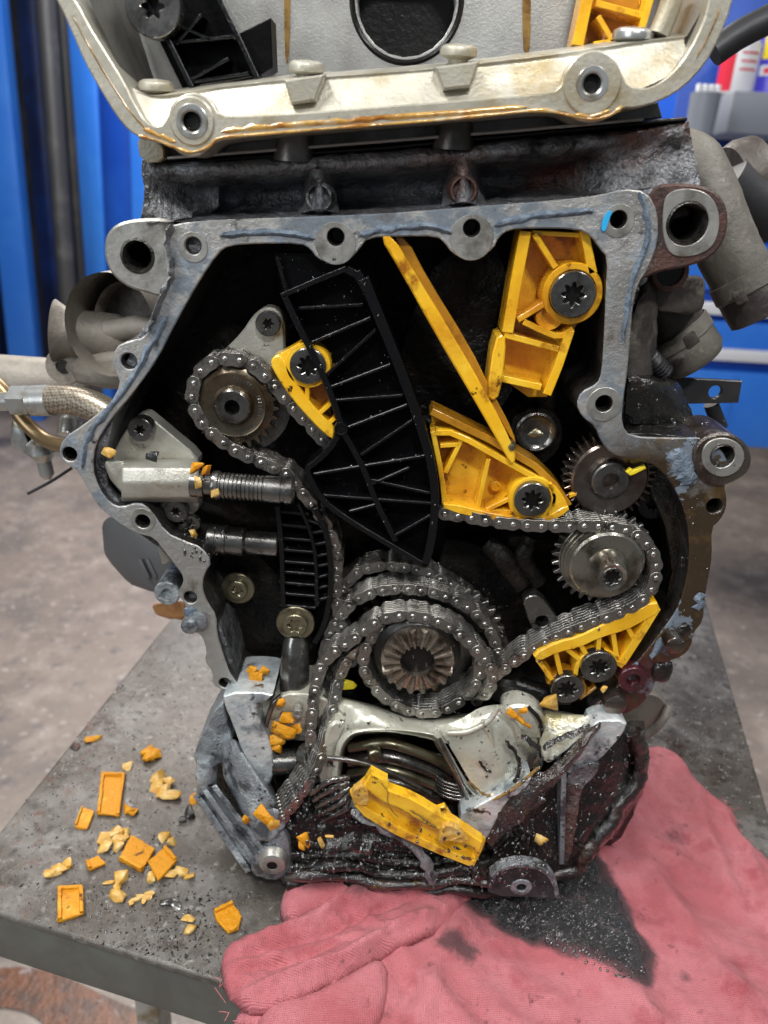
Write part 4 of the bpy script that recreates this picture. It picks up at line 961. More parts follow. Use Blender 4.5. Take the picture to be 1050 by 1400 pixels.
finish('splined_face', bm, mat('bright_worn_steel', (.42, .38, .32), .28, .9, [((.15, .11, .08), 60, .45, .62)], bump=[(300, .3, .0008)], rvar=.1), SP4, 25)
LA('crank_bore', c+Vector((0, .012, 0)), BK, [(24.3*k, 0), (23.5*k, .004), (23.5*k, .018), (0, .019)], mat('brown_bore', (.05, .033, .018), .35, .3), SP4, cap=False)
LA('crank_hub', c+Vector((0, .006, 0)), BK, [(52*k, 0), (56*k, .002), (60*k, .004), (62*k, .03)], M['hole'], SP4, n=48)
gear('rear_gear', 600, 880, .060, 118, 108, .010, 44, M['link'], SP4)
gear('rear_gear', 596, 880, .030, 96, 88, .006, 38, M['link'], SP4)

# ================================================================== GUIDES
G = thing('chain_guide', 'long curved black ribbed tensioner guide down the middle of the case', 'chain guide', tuple(U(500, 560, .01)))
OUT = [(384, 403), (430, 382), (472, 365), (488, 368), (497, 381), (507, 404), (537, 478), (560, 532), (580, 590), (590, 615), (601, 648), (604, 690), (598, 731), (588, 774), (579, 776), (520, 741), (467, 709), (437, 683), (424, 659), (415, 641), (427, 633), (451, 613), (458, 595), (458, 570), (452, 544), (431, 494), (406, 449)]
YG = -.004
finish('web_plate', prism3([Vector((p.x, p.y, p.z)) for p in P(OUT, YG+.016, 1)], .003, [], .0005), M['blackweb'], G)
wall('rim', [(497, 381), (507, 406), (530, 462), (553, 520), (574, 580), (592, 640), (596, 690), (590, 740), (582, 772)], 15, YG, .024, M['blackp'], G, sm=2, w1=12)
wall('rim', [(388, 404), (409, 449), (434, 496), (455, 546), (466, 580)], 9, YG, .024, M['blackp'], G, sm=1)
wall('rim', [(384, 405), (430, 385), (474, 367)], 7, YG, .024, M['blackp'], G, sm=0)
wall('rim', [(474, 369), (488, 376)], 10, YG, .0238, M['blackp'], G)
wall('rim', [(487, 372), (503, 400)], 12, YG+.0003, .0235, M['blackp'], G)
wall('spar', [(468, 590), (480, 610), (499, 645), (513, 685), (541, 741)], 8, YG, .020, M['blackp'], G, sm=1)
wall('rim', [(462, 596), (452, 613), (430, 634), (418, 641), (426, 660), (440, 684), (470, 708), (520, 738), (578, 772)], 8, YG, .022, M['blackp'], G, sm=2)
for a, b in (((408, 422), (496, 417)), ((426, 469), (507, 435)), ((446, 513), (514, 451)), ((452, 530), (534, 499)), ((458, 548), (551, 541)), ((476, 585), (557, 554)), ((493, 623), (564, 575)), ((428, 649), (581, 624)), ((507, 657), (588, 675)), ((442, 678), (591, 689)), ((540, 733), (589, 705)), ((505, 664), (560, 640)), ((478, 700), (516, 690))):
    wall('rib', [a, b], 4.5, YG+.0012, .018, M['blackp'], G, bevel=.0005)
LA('pivot_boss', U(466, 587, YG-.001), BK, [(.0032, .001), (.0036, 0), (.0046, 0), (.005, .001), (.005, .02)], M['blackp'], G)
wall('upper_bracket', [(378, 350), (392, 400)], 6, .006, .02, M['blackp'], G)
prism('upper_plate', [(374, 345), (470, 345), (474, 366), (386, 402)], .010, .01, M['blackweb'], G, ch=0)

GB = thing('chain_guide', 'small black ribbed guide curving down beside the lower left chain run', 'chain guide', tuple(U(415, 770, .02)))
prism('web_plate', [(378, 690), (405, 682), (431, 697), (450, 750), (454, 808), (439, 865), (424, 876), (400, 845), (386, 827), (384, 750)],   .030, .003, M['blackweb'], GB, ch=1)
wall('rim', [(431, 695), (444, 722), (451, 755), (453, 808), (444, 855), (430, 880)], 8, .014, .018, M['blackp'], GB, sm=2)
wall('rim', [(379, 692), (385, 750), (387, 830)], 7, .014, .018, M['blackp'], GB, sm=1)
wall('spar', [(408, 690), (424, 725), (432, 765), (433, 830)], 5, .014, .018, M['blackp'], GB, sm=1)
for y in (700, 718, 736, 752, 768, 782, 797, 812, 828):
    wall('rib', [(382, y), (420+min(12, (y-690)*.2), y+4)], 4, .016, .015, M['blackp'], GB); wall('rib', [(415+min(15, (y-690)*.2), y-6), (448, y-10 if y > 730 else y+4)], 4, .016, .015, M['blackp'], GB)
# bolts under it
BB = thing('retaining_bolt', 'brass toned flange bolt below the dark cylinder at the lower left', 'bolt', tuple(U(324, 808, .03)), 'flange bolts at the lower left of the case')
torx(324, 808, .030, 14, M['olive'], BB, .55, .006, 6, washer=1.65)
BB2 = thing('retaining_bolt', 'pale flange bolt at the foot of the small black guide', 'bolt', tuple(U(403, 856, .0)), 'flange bolts at the lower left of the case')
torx(403, 856, .012, 17, M['olive'], BB2, .62, .006, 6, washer=1.55)

# long yellow bar
GL = thing('chain_guide', 'long narrow yellow guide bar running diagonally down from the top rim', 'chain guide', tuple(U(600, 470, .01)))
prism('guide_bar', [(518, 322), (537, 322), (568, 375), (613, 448), (670, 547), (700, 606), (706, 628), (700, 637), (691, 622), (650, 550), (597, 460), (547, 370)], .000, .010, M['yellow'], GL, ch=1, bevel=.001)
prism('side_face', [(534, 322), (556, 325), (583, 378), (643, 475), (670, 530), (703, 592), (706, 612), (670, 552), (613, 452)], .008, .012, M['yellowdk'], GL, ch=1)
LA('pin_end', U(700, 612, -.001), BK, [(0, -.001), (.0022, 0), (.003, .002), (.003, .01)], M['olive'], GL)
# upper right yellow guide
G2 = thing('chain_guide', 'broad yellow guide with large bolt hanging from the top right rim', 'chain guide', tuple(U(750, 430, .02)))
prism('back_plate', [(718, 316), (797, 316), (812, 345), (800, 420), (785, 452), (748, 543), (722, 543), (690, 520), (688, 457), (700, 400)], .030, .004, M['yellow'], G2, ch=0)
wall('rim', [(719, 316), (706, 385), (694, 455)], 16, .006, .026, M['yellow'], G2)
prism('left_leg', [(676, 463), (690, 456), (692, 480), (684, 540), (674, 549), (666, 540)], .004, .028, M['yellow'], G2, ch=1, bevel=.001)
wall('rim', [(799, 314), (806, 350), (811, 374)], 12, .006, .026, M['yellow'], G2)
wall('rim', [(780, 452), (764, 500), (748, 540)], 12, .006, .026, M['yellow'], G2)
wall('rib', [(731, 320), (745, 342), (760, 366)], 8, .007, .024, M['yellow'], G2); wall('rib', [(744, 416), (708, 438)], 8, .007, .024, M['yellow'], G2)
wall('rib', [(690, 458), (764, 478)], 8, .007, .024, M['yellow'], G2); wall('rib', [(682, 517), (740, 530)], 9, .007, .024, M['yellow'], G2)
wall('rib', [(728, 318), (800, 322)], 6, .010, .02, M['yellow'], G2); wall('rib', [(716, 440), (740, 452), (765, 462), (784, 450)], 8, .007, .024, M['yellow'], G2, sm=1)
k = pxm(783, 405, .006); LA('bolt_collar', U(783, 402, .006), BK, [(33*k, .003), (33*k, 0), (40*k, 0), (41.5*k, .001), (41.5*k, .026)], M['yellow'], G2, n=44)
LA('lower_collar', U(752, 432, .010), BK, [(12*k, .002), (13*k, 0), (19*k, 0), (20*k, .001), (20*k, .022)], M['yellow'], G2, n=32)
torx(784, 403, -.001, 31, M['steel'], G2, .55, .008, 8)
# middle yellow guide
G3 = thing('chain_guide', 'triangular yellow guide with bolt behind the middle black guide', 'chain guide', tuple(U(690, 650, .02)))
prism('back_plate', [(590, 563), (671, 600), (732, 636), (755, 660), (776, 694), (748, 713), (690, 712), (606, 692), (604, 657), (590, 586)], .024, .004, M['yellow'], G3, ch=0)
wall('rim', [(590, 563), (671, 602), (732, 638), (757, 662), (778, 692)], 10, .006, .022, M['yellowdk'], G3)
wall('rim', [(596, 592), (622, 592), (700, 636), (740, 658)], 8, .004, .02, M['yellow'], G3, sm=1)
prism('lower_rail', [(606, 686), (690, 706), (735, 711), (748, 707), (776, 690), (779, 699), (748, 717), (735, 721), (690, 716), (606, 698)], .002, .024, M['yellow'], G3, ch=1, bevel=.0006)
prism('nose', [(745, 662), (757, 660), (778, 690), (772, 698), (752, 706), (745, 700), (756, 685), (752, 670)], .003, .02, M['yellow'], G3, ch=1)
wall('rib', [(592, 590), (604, 650), (608, 690)], 7, .005, .02, M['yellow'], G3, sm=1)
for a, b in (((609, 647), (632, 600)), ((653, 696), (668, 628)), ((665, 698), (702, 680)), ((602, 610), (628, 608)), ((672, 700), (700, 700))): wall('rib', [a, b], 6, .006, .02, M['yellow'], G3)
LA('moulded_boss', U(677, 665, .020), BK, [(.002, .0), (.003, -.001), (.0042, 0), (.0042, .005)], M['yellow'], G3)
k = pxm(728, 685, .002); LA('bolt_collar', U(728, 683, .003), BK, [(26*k, .003), (26*k, 0), (32*k, 0), (33*k, .001), (33*k, .022)], M['yellow'], G3, n=40)
torx(728, 684, -.003, 25, M['steel'], G3, .6, .008, 8)
# lower right yellow guide
G4 = thing('chain_guide', 'yellow truss shaped guide under the pump sprocket at the lower right', 'chain guide', tuple(U(820, 890, .01)))
prism('back_plate', [(735, 900), (793, 880), (857, 850), (897, 828), (851, 905), (835, 925), (790, 940), (752, 930)], .018, .003, M['yellowdk'], G4, ch=0)
prism('top_rail', [(728, 895), (761, 878), (793, 870), (820, 855), (857, 841), (897, 820), (904, 836), (884, 848), (858, 862), (820, 873), (793, 886), (762, 893), (736, 906)], -.004, .022, M['yellow'], G4, ch=1, bevel=.001)
wall('rail', [(898, 832), (876, 868), (850, 908)], 12, -.003, .02, M['yellow'], G4)
for a, b in (((736, 903), (755, 930)), ((760, 892), (768, 926)), ((775, 888), (792, 902)), ((794, 882), (802, 896)), ((820, 868), (818, 893)), ((838, 862), (844, 902)), ((857, 856), (868, 876)), ((840, 904), (852, 912))): wall('rib', [a, b], 6.5, -.002, .018, M['yellow'], G4)
wall('rib', [(786, 930), (790, 905), (806, 893), (828, 890), (846, 900)], 6, -.002, .018, M['yellow'], G4, sm=2)
wall('rib', [(750, 936), (756, 926), (775, 921), (794, 926), (802, 945), (790, 958), (802, 950), (815, 940)], 4, -.001, .014, M['yellowdk'], G4, sm=1)
torx(819, 913, -.006, 25, M['steel'], G4, .55, .008, 8); torx(776, 943, -.006, 23, M['steel'], G4, .6, .008, 8)
# small left yellow guide
G5 = thing('chain_guide', 'small yellow guide between the bronze sprocket and the black guide', 'chain guide', tuple(U(415, 530, .01)))
prism('back_plate', [(372, 492), (410, 470), (445, 500), (457, 594), (432, 576), (400, 540)], .016, .003, M['yellowdk'], G5, ch=0)
prism('rail', [(369, 497), (374, 487), (384, 485), (396, 505), (412, 535), (437, 565), (458, 584), (457, 596), (453, 602), (428, 579), (398, 545), (378, 515)], .000, .018, M['yellow'], G5, ch=1, bevel=.001)
prism('upper_plate', [(374, 489), (412, 467), (404, 485), (392, 500), (382, 500)], .002, .014, M['yellow'], G5, ch=0)
k = pxm(420, 500, 0); LA('bolt_collar', U(421, 500, .000), BK, [(25*k, .003), (25*k, 0), (30*k, 0), (31*k, .001), (31*k, .018)], M['yellow'], G5, n=40)
for a, b in (((392, 514), (402, 508)), ((420, 528), (420, 552)), ((434, 568), (452, 552)), ((446, 582), (458, 572))): wall('rib', [a, b], 6, .001, .016, M['yellow'], G5)
torx(421, 501, -.003, 25, M['steel'], G5, .6, .008, 8)

# ================================================================== TENSIONER
T = thing('chain_tensioner', 'pale aluminium hydraulic chain tensioner pressing on the black guide', 'tensioner', tuple(U(270, 650, .02)))
prism('mounting_plate', [(156, 614), (184, 570), (197, 565), (207, 572), (238, 598), (270, 624), (270, 640), (150, 640)], .022, .014, M['alu'], T, ch=1, bevel=.001)
prism('mounting_plate', [(215, 685), (262, 680), (275, 692), (258, 710), (240, 716), (224, 706)], .018, .014, M['alu'], T, ch=1, bevel=.001)
def ring4(x, pts): return [U(x, y, Y) for y, Y in pts]
sec = [(627, .022), (632, .008), (640, -.002), (660, -.006), (680, -.002), (686, .006), (688, .024)]
bm_p = ring4(166, sec)+ring4(272, sec)
hull('tensioner_body', bm_p, M['alu'], T, .0018, None, None, 3)
hull('end_ear', [U(143, 631, .004), U(150, 628, .012), U(170, 630, .006), U(170, 676, .006), U(150, 655, .006), U(144, 640, .006), U(144, 634, .02), U(170, 680, .02), U(170, 630, .02)], M['alu'], T, .0012)
torx(191, 588, .012, 17, M['steel'], T, .42, .010, 6); torx(240, 700, .010, 16, M['steel'], T, .42, .008, 6)
ax = Vector((1, 0, -.02)); k = pxm(300, 660, 0)
c0 = U(270, 661, .002)
x, y, z = frame_from(ax)
prof = [(18*k, 0), (18*k, 18*k), (20*k, 19*k), (20*k, 28*k)]
LA('collar', c0, ax, [(19*k, -.004), (19*k, 10*k), (15*k, 11*k), (15*k, 20*k), (19*k, 21*k), (20*k, 24*k), (20*k, 30*k), (17.5*k, 32*k)], M['steel'], T, n=32)
p = []
h = 30*k
for i in range(11):
    p += [(18.4*k, h), (18.4*k, h+3.2*k), (16.6*k, h+3.9*k), (16.6*k, h+5.0*k)]; h += 5.7*k
p += [(18.6*k, h), (18.6*k, h+22*k), (17*k, h+23*k), (17*k, h+27*k), (19*k, h+28*k), (19*k, h+37*k), (17.5*k, h+39*k)]
LA('ribbed_plunger', c0, ax, p, M['steel'], T, n=36)
# small grey shapes: raised casting marks on the tensioner (ring and a 5 2 0 like mark)
fc = bpy.data.curves.new('casting_number', 'FONT'); fc.body = '520'; fc.size = .0075; fc.extrude = .0004; fc.align_x = 'CENTER'
fo = bpy.data.objects.new('casting_number', fc); COL.objects.link(fo)
fo.parent = T; fo.location = U(187, 617, .0217)-WL[T]; fo.rotation_euler = (R(90), 0, 0); fc.materials.append(M['alu'])
dg = bpy.context.evaluated_depsgraph_get(); me = bpy.data.meshes.new_from_object(fo.evaluated_get(dg)); loc = fo.location.copy(); bpy.data.objects.remove(fo)
fo = bpy.data.objects.new('casting_number', me); COL.objects.link(fo); fo.parent = T; fo.location = loc; fo.rotation_euler = (R(90), 0, 0)
# second dark cylinder
T2 = thing('oil_jet_cylinder', 'dark polished steel cylinder lying under the tensioner plunger', 'cylinder', tuple(U(330, 730, .02)))
c0 = U(284, 737, .022); k = pxm(330, 735, .02)
LA('piston', c0, Vector((1, .0, -.02)), [(19*k, 0), (21*k, 2*k), (21*k, 12*k), (20*k, 13*k), (20*k, 22*k), (21.5*k, 23*k), (21.5*k, 26*k), (19.5*k, 27*k), (19.5*k, 50*k), (15*k, 54*k), (15*k, 56*k), (16.5*k, 57*k), (16.5*k, 95*k), (15*k, 97*k)], M['steel'], T2, n=36)
LA('small_ring', U(262, 716, .012), BK, [(.0025, .003), (.003, 0), (.006, 0), (.0065, .004)], M['steel'], EB)

# ================================================================== LOWER CASTINGS (bedplate, oil pump, sump rail)
LB = thing('lower_crankcase', 'oil soaked lower crankcase casting with open pump cavity at the engine foot', 'engine part', (0.0, .06, TZ))
# dark body behind everything
prism('lower_body', [(300, 950), (820, 985), (870, 1010), (875, 1100), (840, 1160), (770, 1200), (620, 1215), (400, 1195), (330, 1150), (280, 1090), (275, 1020)], .035, .22, M['oilblack'], LB, ch=1, rough=(.02, .002, 60, 3))
# pale pump housing
grid_surf('pump_housing', [
    [(350, 950, .030), (450, 950, .030), (560, 975, .030), (640, 975, .030), (720, 965, .030), (800, 978, .030)],
    [(350, 960, .006), (450, 955, .004), (500, 965, -.006), (570, 985, .000), (640, 980, .006), (710, 968, .004), (805, 985, .006)],
    [(345, 985, .000), (445, 985, -.004), (490, 985, -.020), (560, 1000, -.018), (640, 1005, -.004), (700, 990, -.006), (780, 1005, -.002)],
    [(340, 1010, .004), (440, 1012, .004), (462, 1008, -.016), (530, 1000, -.024), (628, 1020, -.014), (690, 1030, -.012), (735, 1045, -.006)]], M['pale'], LB, 8, 60, .0008, 90)
# lip of the window and right facets
grid_surf('window_lip', [[(452, 1070, -.020), (458, 1030, -.020), (466, 1008, -.020), (485, 996, -.020), (530, 993, -.020), (590, 1000, -.020), (605, 1012, -.020), (640, 1070, -.020), (668, 1095, -.020)],
    [(462, 1070, -.022), (466, 1032, -.022), (473, 1014, -.022), (488, 1003, -.022), (530, 999, -.022), (588, 1005, -.022), (600, 1016, -.022), (632, 1070, -.022), (658, 1098, -.022)],
    [(466, 1070, .006), (470, 1034, .006), (476, 1016, .006), (490, 1006, .006), (530, 1002, .006), (586, 1008, .006), (596, 1020, .006), (628, 1070, .006), (650, 1098, .006)]], M['pale'], LB, 4, 40, .0004, 100)
prism('housing_left_wall', [(452, 985), (475, 990), (466, 1010), (458, 1040), (456, 1075), (430, 1070), (440, 1020)], -.018, .03, M['pale'], LB, ch=1, bevel=.002, rough=(.008, .0008, 120, 3))
grid_surf('housing_facet', [
    [(600, 995, -.016), (632, 982, -.010), (660, 966, -.004), (700, 962, .0)],
    [(612, 1015, -.020), (650, 995, -.018), (680, 975, -.014), (712, 968, -.006)],
    [(632, 1050, -.022), (668, 1020, -.024), (700, 1000, -.018), (730, 985, -.008)],
    [(652, 1082, -.024), (690, 1062, -.026), (710, 1040, -.018), (735, 1020, -.008)],
    [(668, 1098, -.020), (694, 1084, -.020), (706, 1066, -.012), (735, 1045, -.004)]], M['pale'], LB, 6, 30, .0010, 80)
prism('round_cap', [(690, 968), (715, 963), (740, 972), (750, 992), (746, 1010), (725, 1012), (700, 1000), (686, 985)], -.012, .02, M['pale'], LB, ch=2, bevel=.002)
tube('cavity_rib', [U(722, 966, -.012), U(738, 985, -.016), U(742, 1010, -.012)], .0016, M['hole'], LB)
hull('right_web', [U(745, 976, -.010), U(812, 976, -.010), U(800, 1003, -.022), U(776, 1025, -.028), U(748, 1046, -.028), U(736, 1030, -.020), U(745, 985, .02), U(800, 985, .02)], M['pale'], LB, .002, (.006, .0012, 90, 3))
blob_strip([(690, 1012), (706, 1030), (712, 1052), (702, 1072)], 6, 0, -.030, M['oilblack'], 'sludge_trail', 51, LB, .002)
blob_strip([(712, 1005), (735, 1020), (742, 1040), (728, 1060)], 8, 0, -.032, M['oilblack'], 'sludge_trail', 52, LB, .003)
blob_strip([(742, 1022), (765, 1008), (790, 1000), (806, 990)], 7, 0, -.036, M['brownoil'], 'sludge_trail', 53, LB, .003)
blob_strip([(640, 1068), (655, 1082), (668, 1090), (690, 1080)], 4, 0, -.030, M['drip'], 'amber_seep', 54, LB, .001)
blob_strip([(674, 1094), (700, 1080), (722, 1062), (738, 1048)], 4, 0, -.036, M['drip'], 'amber_seep', 55, LB, .0015)
blob_strip([(655, 1040), (662, 1052), (672, 1056)], 4, 0, -.028, M['oilblack'], 'sludge_trail', 56, LB, .001)
for pth in ([(612, 1002), (640, 1000), (668, 985), (682, 966)], [(660, 985), (672, 1010), (676, 1040), (672, 1066)], [(684, 968), (704, 990), (712, 1012)]):
    tube('casting_ridge', [U(a, b, -.022) for a, b in pth], .0022, M['pale'], LB, n=10)
# springs and works inside the window
IN = LB
for (x, y, rr_, n_, Y) in ((628, 1080, 34, 5, -.010), (585, 1060, 30, 4, .006)):
    k = pxm(x, y, Y); c = U(x, y, Y); pts = []
    for i in range(n_*14):
        a = 2*math.pi*i/14; pts.append(c+Vector((rr_*k*math.cos(a), rr_*k*.8*math.sin(a)+.01, -.007+.0036*i/14)))
    tube('spring', pts, .0016, M['steel'], IN, n=8, sm=0)
tube('lock_lever', [U(600, 1012, -.026), U(618, 1048, -.026), U(640, 1090, -.020), U(646, 1102, -.016)], .0028, M['steel'], IN, n=10, sm=4)
tube('spring_leg', [U(448, 1036, -.034), U(480, 1040, -.034), (U(530, 1055, -.03)), U(588, 1085, -.024)], .0022, M['steel'], IN, n=8, sm=5)
for j, (y, dy) in enumerate(((1022, 0), (1040, 0), (1058, 2), (1074, 4))):
    tube('cross_shaft', [U(478, y, .004+.002*j), U(530, y-6, -.002), U(590, y+14, -.002), U(618, y+32, .004)], .0045+.001*(j % 2), M['steel'] if j % 2 else M['olive'], IN, n=10, sm=5)
bm = bmesh.new(); chunk_bm(bm, U(512, 1030, -.008), .007, .006, .007, .3, 3, .2, 3); finish('pivot_nut', bm, M['olive'], IN, 60)
for i in range(5):
    LA('pump_vane', U(500+i*17, 1085+i*3, -.008), (0, .5, -1), [(.0035, 0), (.0045, .001), (.0045, .016)], M['steel'], IN, n=10)
# left flange: blue grey face and outer shell
prism('left_flange', [(304, 947), (376, 947), (362, 962), (350, 962), (354, 986), (367, 1008), (374, 1038), (373, 1068), (359, 1081), (346, 1058), (331, 1028), (318, 990), (308, 968)], -.014, .05, M['bluewhite'], LB, ch=1, bevel=.001, rough=(.008, .0005, 120, 3))
prism('flange_top', [(376, 948), (450, 950), (446, 985), (400, 985), (388, 970), (378, 985), (366, 985)], -.004, .04, M['pale'], LB, ch=1, bevel=.001, rough=(.008, .0008, 120, 3))
prism('left_shell', [(304, 952), (262, 1030), (270, 1052), (300, 1050), (320, 1015), (310, 985)], .010, .04, M['bluecast'], LB, ch=1, bevel=.001, rough=(.008, .0004, 120, 3))
hull('left_shell', [U(301, 1018, -.002), U(316, 1006, -.010), U(336, 1034, -.016), U(360, 1082, -.026), U(378, 1100, -.032), U(348, 1130, -.032), U(331, 1113, -.024), U(305, 1062, -.004),
    U(306, 1016, .03), U(350, 1030, .02), U(385, 1100, .0), U(350, 1132, .0), U(308, 1066, .03)], M['bluecast'], LB, .0035, (.006, .0004, 150, 3), None, 3)
hull('shell_foot', [U(331, 1113, -.022), U(350, 1128, -.032), U(378, 1102, -.034), U(392, 1128, -.038), U(372, 1150, -.040), U(350, 1150, -.036), U(380, 1140, .0), U(350, 1140, .0)], M['bluecast'], LB, .002, (.006, .0005, 150, 3))
tube('shell_post', [U(284, 1082, .0), U(282, 1060, -.004), U(284, 1040, -.002)], .009, M['bluecast'], LB, n=16, rough=(.005, .0007, 200, 1))
for (o1, o2, w, dy) in (((268, 1086), (340, 1192), 5, -.010), ((280, 1080), (350, 1180), 4, -.014), ((292, 1074), (362, 1166), 4, -.016)):
    pts = []
    for (qx, qy), yy in ((o1, dy), (o2, dy-.022)):
        for sx in (-w, w):
            for a_ in (0, .012): pts.append(U(qx+sx*.8, qy-sx*.4, yy+a_))
    hull('sump_rail', pts, M['bluecast'], LB, .0008, (.005, .0009, 220, 3))
hull('rail_web', [U(266, 1084, -.004), U(294, 1070, -.008), U(366, 1164, -.034), U(338, 1192, -.028), U(300, 1090, .03), U(360, 1180, .01)], M['bluecast'], LB, .002, (.006, .0007, 130, 3))
# bottom left lug
hull('foot_lug', [U(340, 1175, -.038), U(360, 1150, -.036), U(385, 1125, -.030), U(398, 1150, -.034), U(400, 1190, -.038), U(375, 1205, -.040), U(345, 1200, -.040), U(345, 1180, -.01), U(395, 1130, .0), U(400, 1200, -.01)], M['bluecast'], LB, .006, (.005, .0008, 160, 3))
c = U(372, 1184, -.044); LA('lug_bore', c, BK, [(.0040, .003), (.0045, 0), (.0085, .0), (.0105, .001), (.013, .008)], M['boss'], LB, n=28)
LA('bolt_hole', c+Vector((0, .0005, 0)), BK, [(.0042, .0), (.0042, .002)], M['hole'], LB)
# bottom rail: layered wavy oily casting (curves bulge toward viewer)
for j, (y0, Y0, m_) in enumerate(((1150, -.018, 'oilblack'), (1168, -.026, 'oilblack'), (1184, -.034, 'oilblack'), (1198, -.038, 'brownoil'), (1210, -.036, 'oilblack'))):
    q = []
    for i in range(13):
        x_ = 392+i*25; q.append(U(x_, y0+.028*(x_-392)+2.2*math.sin(i*.9+j)+(6 if 4 < i < 9 else 0), Y0-.003*math.sin(i*1.3+j*2)))
    tube('oily_rib', q, .005, M[m_], LB, n=12, sm=5, rfun=lambda t, j=j: .0042+.0010*math.sin(t*21+j*2), rough=(.004, .0006, 200, 1))
grid_surf('rail_face', [
    [(395, 1125, -.006), (480, 1128, -.006), (600, 1140, -.006), (720, 1150, -.006)],
    [(392, 1165, -.022), (480, 1165, -.022), (600, 1180, -.022), (730, 1180, -.022)],
    [(385, 1205, -.032), (480, 1210, -.032), (600, 1220, -.032), (740, 1215, -.030)],
    [(400, 1212, .01), (480, 1218, .01), (600, 1228, .01), (740, 1225, .01)]], M['oilblack'], LB, 8, 60, .0016, 90)
grid_surf('sludge_floor', [
    [(380, 1100, .004), (440, 1060, .004), (470, 1075, .006)],
    [(385, 1130, -.018), (440, 1100, -.014), (480, 1090, -.008)],
    [(390, 1160, -.024), (450, 1140, -.022), (520, 1130, -.018)],
    [(395, 1180, -.026), (470, 1165, -.026), (600, 1160, -.024)]], M['oilblack'], LB, 10, 40, .0030, 130)
# grey curved strip on bottom left (blue grey sealant ribbon)
blob_strip([(480, 1108), (520, 1130), (560, 1150), (585, 1180), (592, 1208)], 16, 0, -.042, M['bluecast'], 'sealant_ribbon', 31, LB, .003)
blob_strip([(440, 1160), (480, 1150), (510, 1160)], 26, 0, -.044, M['oilblack'], 'sludge_lump', 32, LB, .005)
hull('inner_gusset', [U(475, 1085, -.014), U(500, 1100, -.020), U(520, 1128, -.024), U(485, 1120, -.024), U(470, 1100, -.018), U(480, 1095, .01), U(515, 1125, .0)], M['bluecast'], LB, .002, (.004, .001, 180, 3))
# twisted wires near slack chain end
for j in range(5):
    tube('oily_wire', [U(425+j*4, 1085+j*9, -.030), U(450+j*5, 1068+j*10, -.036), U(478, 1062+j*7, -.032)], .0022, M['steel'], LB, n=8, rough=(.003, .0006, 300, 1))
# right diagonal flange from bottom centre to the right side
prism('right_flange', [(654, 1152), (620, 1119), (664, 1096), (703, 1074), (728, 1062), (722, 1075), (700, 1100), (680, 1123), (668, 1146)], -.034, .03, M['bluewhite'], LB, ch=1, bevel=.001, rough=(.006, .0008, 150, 3))
grid_surf('sludge_band', [[(812, 982, -.014), (790, 1012, -.024), (752, 1050, -.030), (722, 1066, -.032), (690, 1100, -.034), (664, 1150, -.036)],
    [(822, 988, -.020), (798, 1022, -.030), (764, 1060, -.036), (736, 1086, -.038), (705, 1120, -.038), (672, 1158, -.038)],
    [(824, 996, -.012), (796, 1030, -.020), (766, 1066, -.024), (740, 1092, -.028), (708, 1130, -.030), (676, 1164, -.032)]], M['brownoil'], LB, 6, 46, .0016, 120)
hull('corner_block', [U(690, 1180, -.034), U(672, 1170, -.036), U(640, 1185, -.040), U(650, 1210, -.044), U(700, 1200, -.044), U(720, 1185, -.03), U(660, 1190, .0), U(700, 1180, .0)], M['oilblack'], LB, .004, (.005, .0016, 120, 4))
prism('right_flange', [(812, 985), (858, 985), (852, 1005), (815, 1045), (785, 1060), (772, 1055), (800, 1010)], -.020, .02, M['bluewhite'], LB, ch=1, bevel=.001, rough=(.006, .0006, 150, 3))
prism('gusset', [(776, 1052), (822, 1040), (815, 1062), (795, 1080), (790, 1120), (780, 1180), (768, 1178), (770, 1110)], -.022, .030, M['cast'], LB, ch=1, bevel=.0012, rough=(.006, .0006, 150, 3))
wall('gusset_edge', [(771, 1056), (770, 1110), (768, 1182)], 7, -.026, .03, M['bluecast'], LB, sm=1)
grid_surf('right_shell', [
    [(730, 1070, -.012), (790, 1040, -.004), (850, 990, .006), (880, 985, .04)],
    [(700, 1110, -.022), (780, 1090, -.008), (850, 1030, .002), (884, 1020, .04)],
    [(680, 1150, -.030), (770, 1130, -.014), (845, 1075, .000), (880, 1070, .04)],
    [(670, 1185, -.034), (770, 1165, -.020), (825, 1120, -.006), (872, 1100, .04)],
    [(680, 1200, -.030), (775, 1190, -.018), (805, 1150, -.006), (850, 1140, .04)]], M['oilblack'], LB, 8, 50, .0012, 90)
q = [U(a, b, c) for a, b, c in ((868, 1000, .012), (876, 1040, .012), (868, 1075, .008), (845, 1100, .002), (835, 1125, -.004), (805, 1160, -.010), (785, 1190, -.014), (755, 1195, -.018))]
tube('shell_rim', q, .007, M['brownoil'], LB, n=12, rough=(.004, .002, 160, 2))
blob_strip([(700, 1130), (720, 1105), (745, 1090)], 16, 0, -.034, M['brownoil'], 'amber_puddle', 34, LB, .002)
# bottom half moon lug
prism('half_moon_lug', [(668, 1226), (666, 1205), (680, 1188), (705, 1182), (732, 1184), (755, 1196), (764, 1218), (758, 1234), (740, 1228)], -.052, .007, M['moon'], LB, ch=1, bevel=.0012, holes=[(713, 1214, 6)])
LA('lug_ring', U(713, 1214, -.0528), BK, [(.0040, .001), (.0045, 0), (.008, 0), (.0088, .0008)], M['bluecast'], LB, n=28, cap=False)
wall('lug_edge', [(672, 1200), (690, 1187), (715, 1183), (745, 1190), (760, 1210), (762, 1228)], 6, -.054, .009, M['seal'], LB, sm=2)
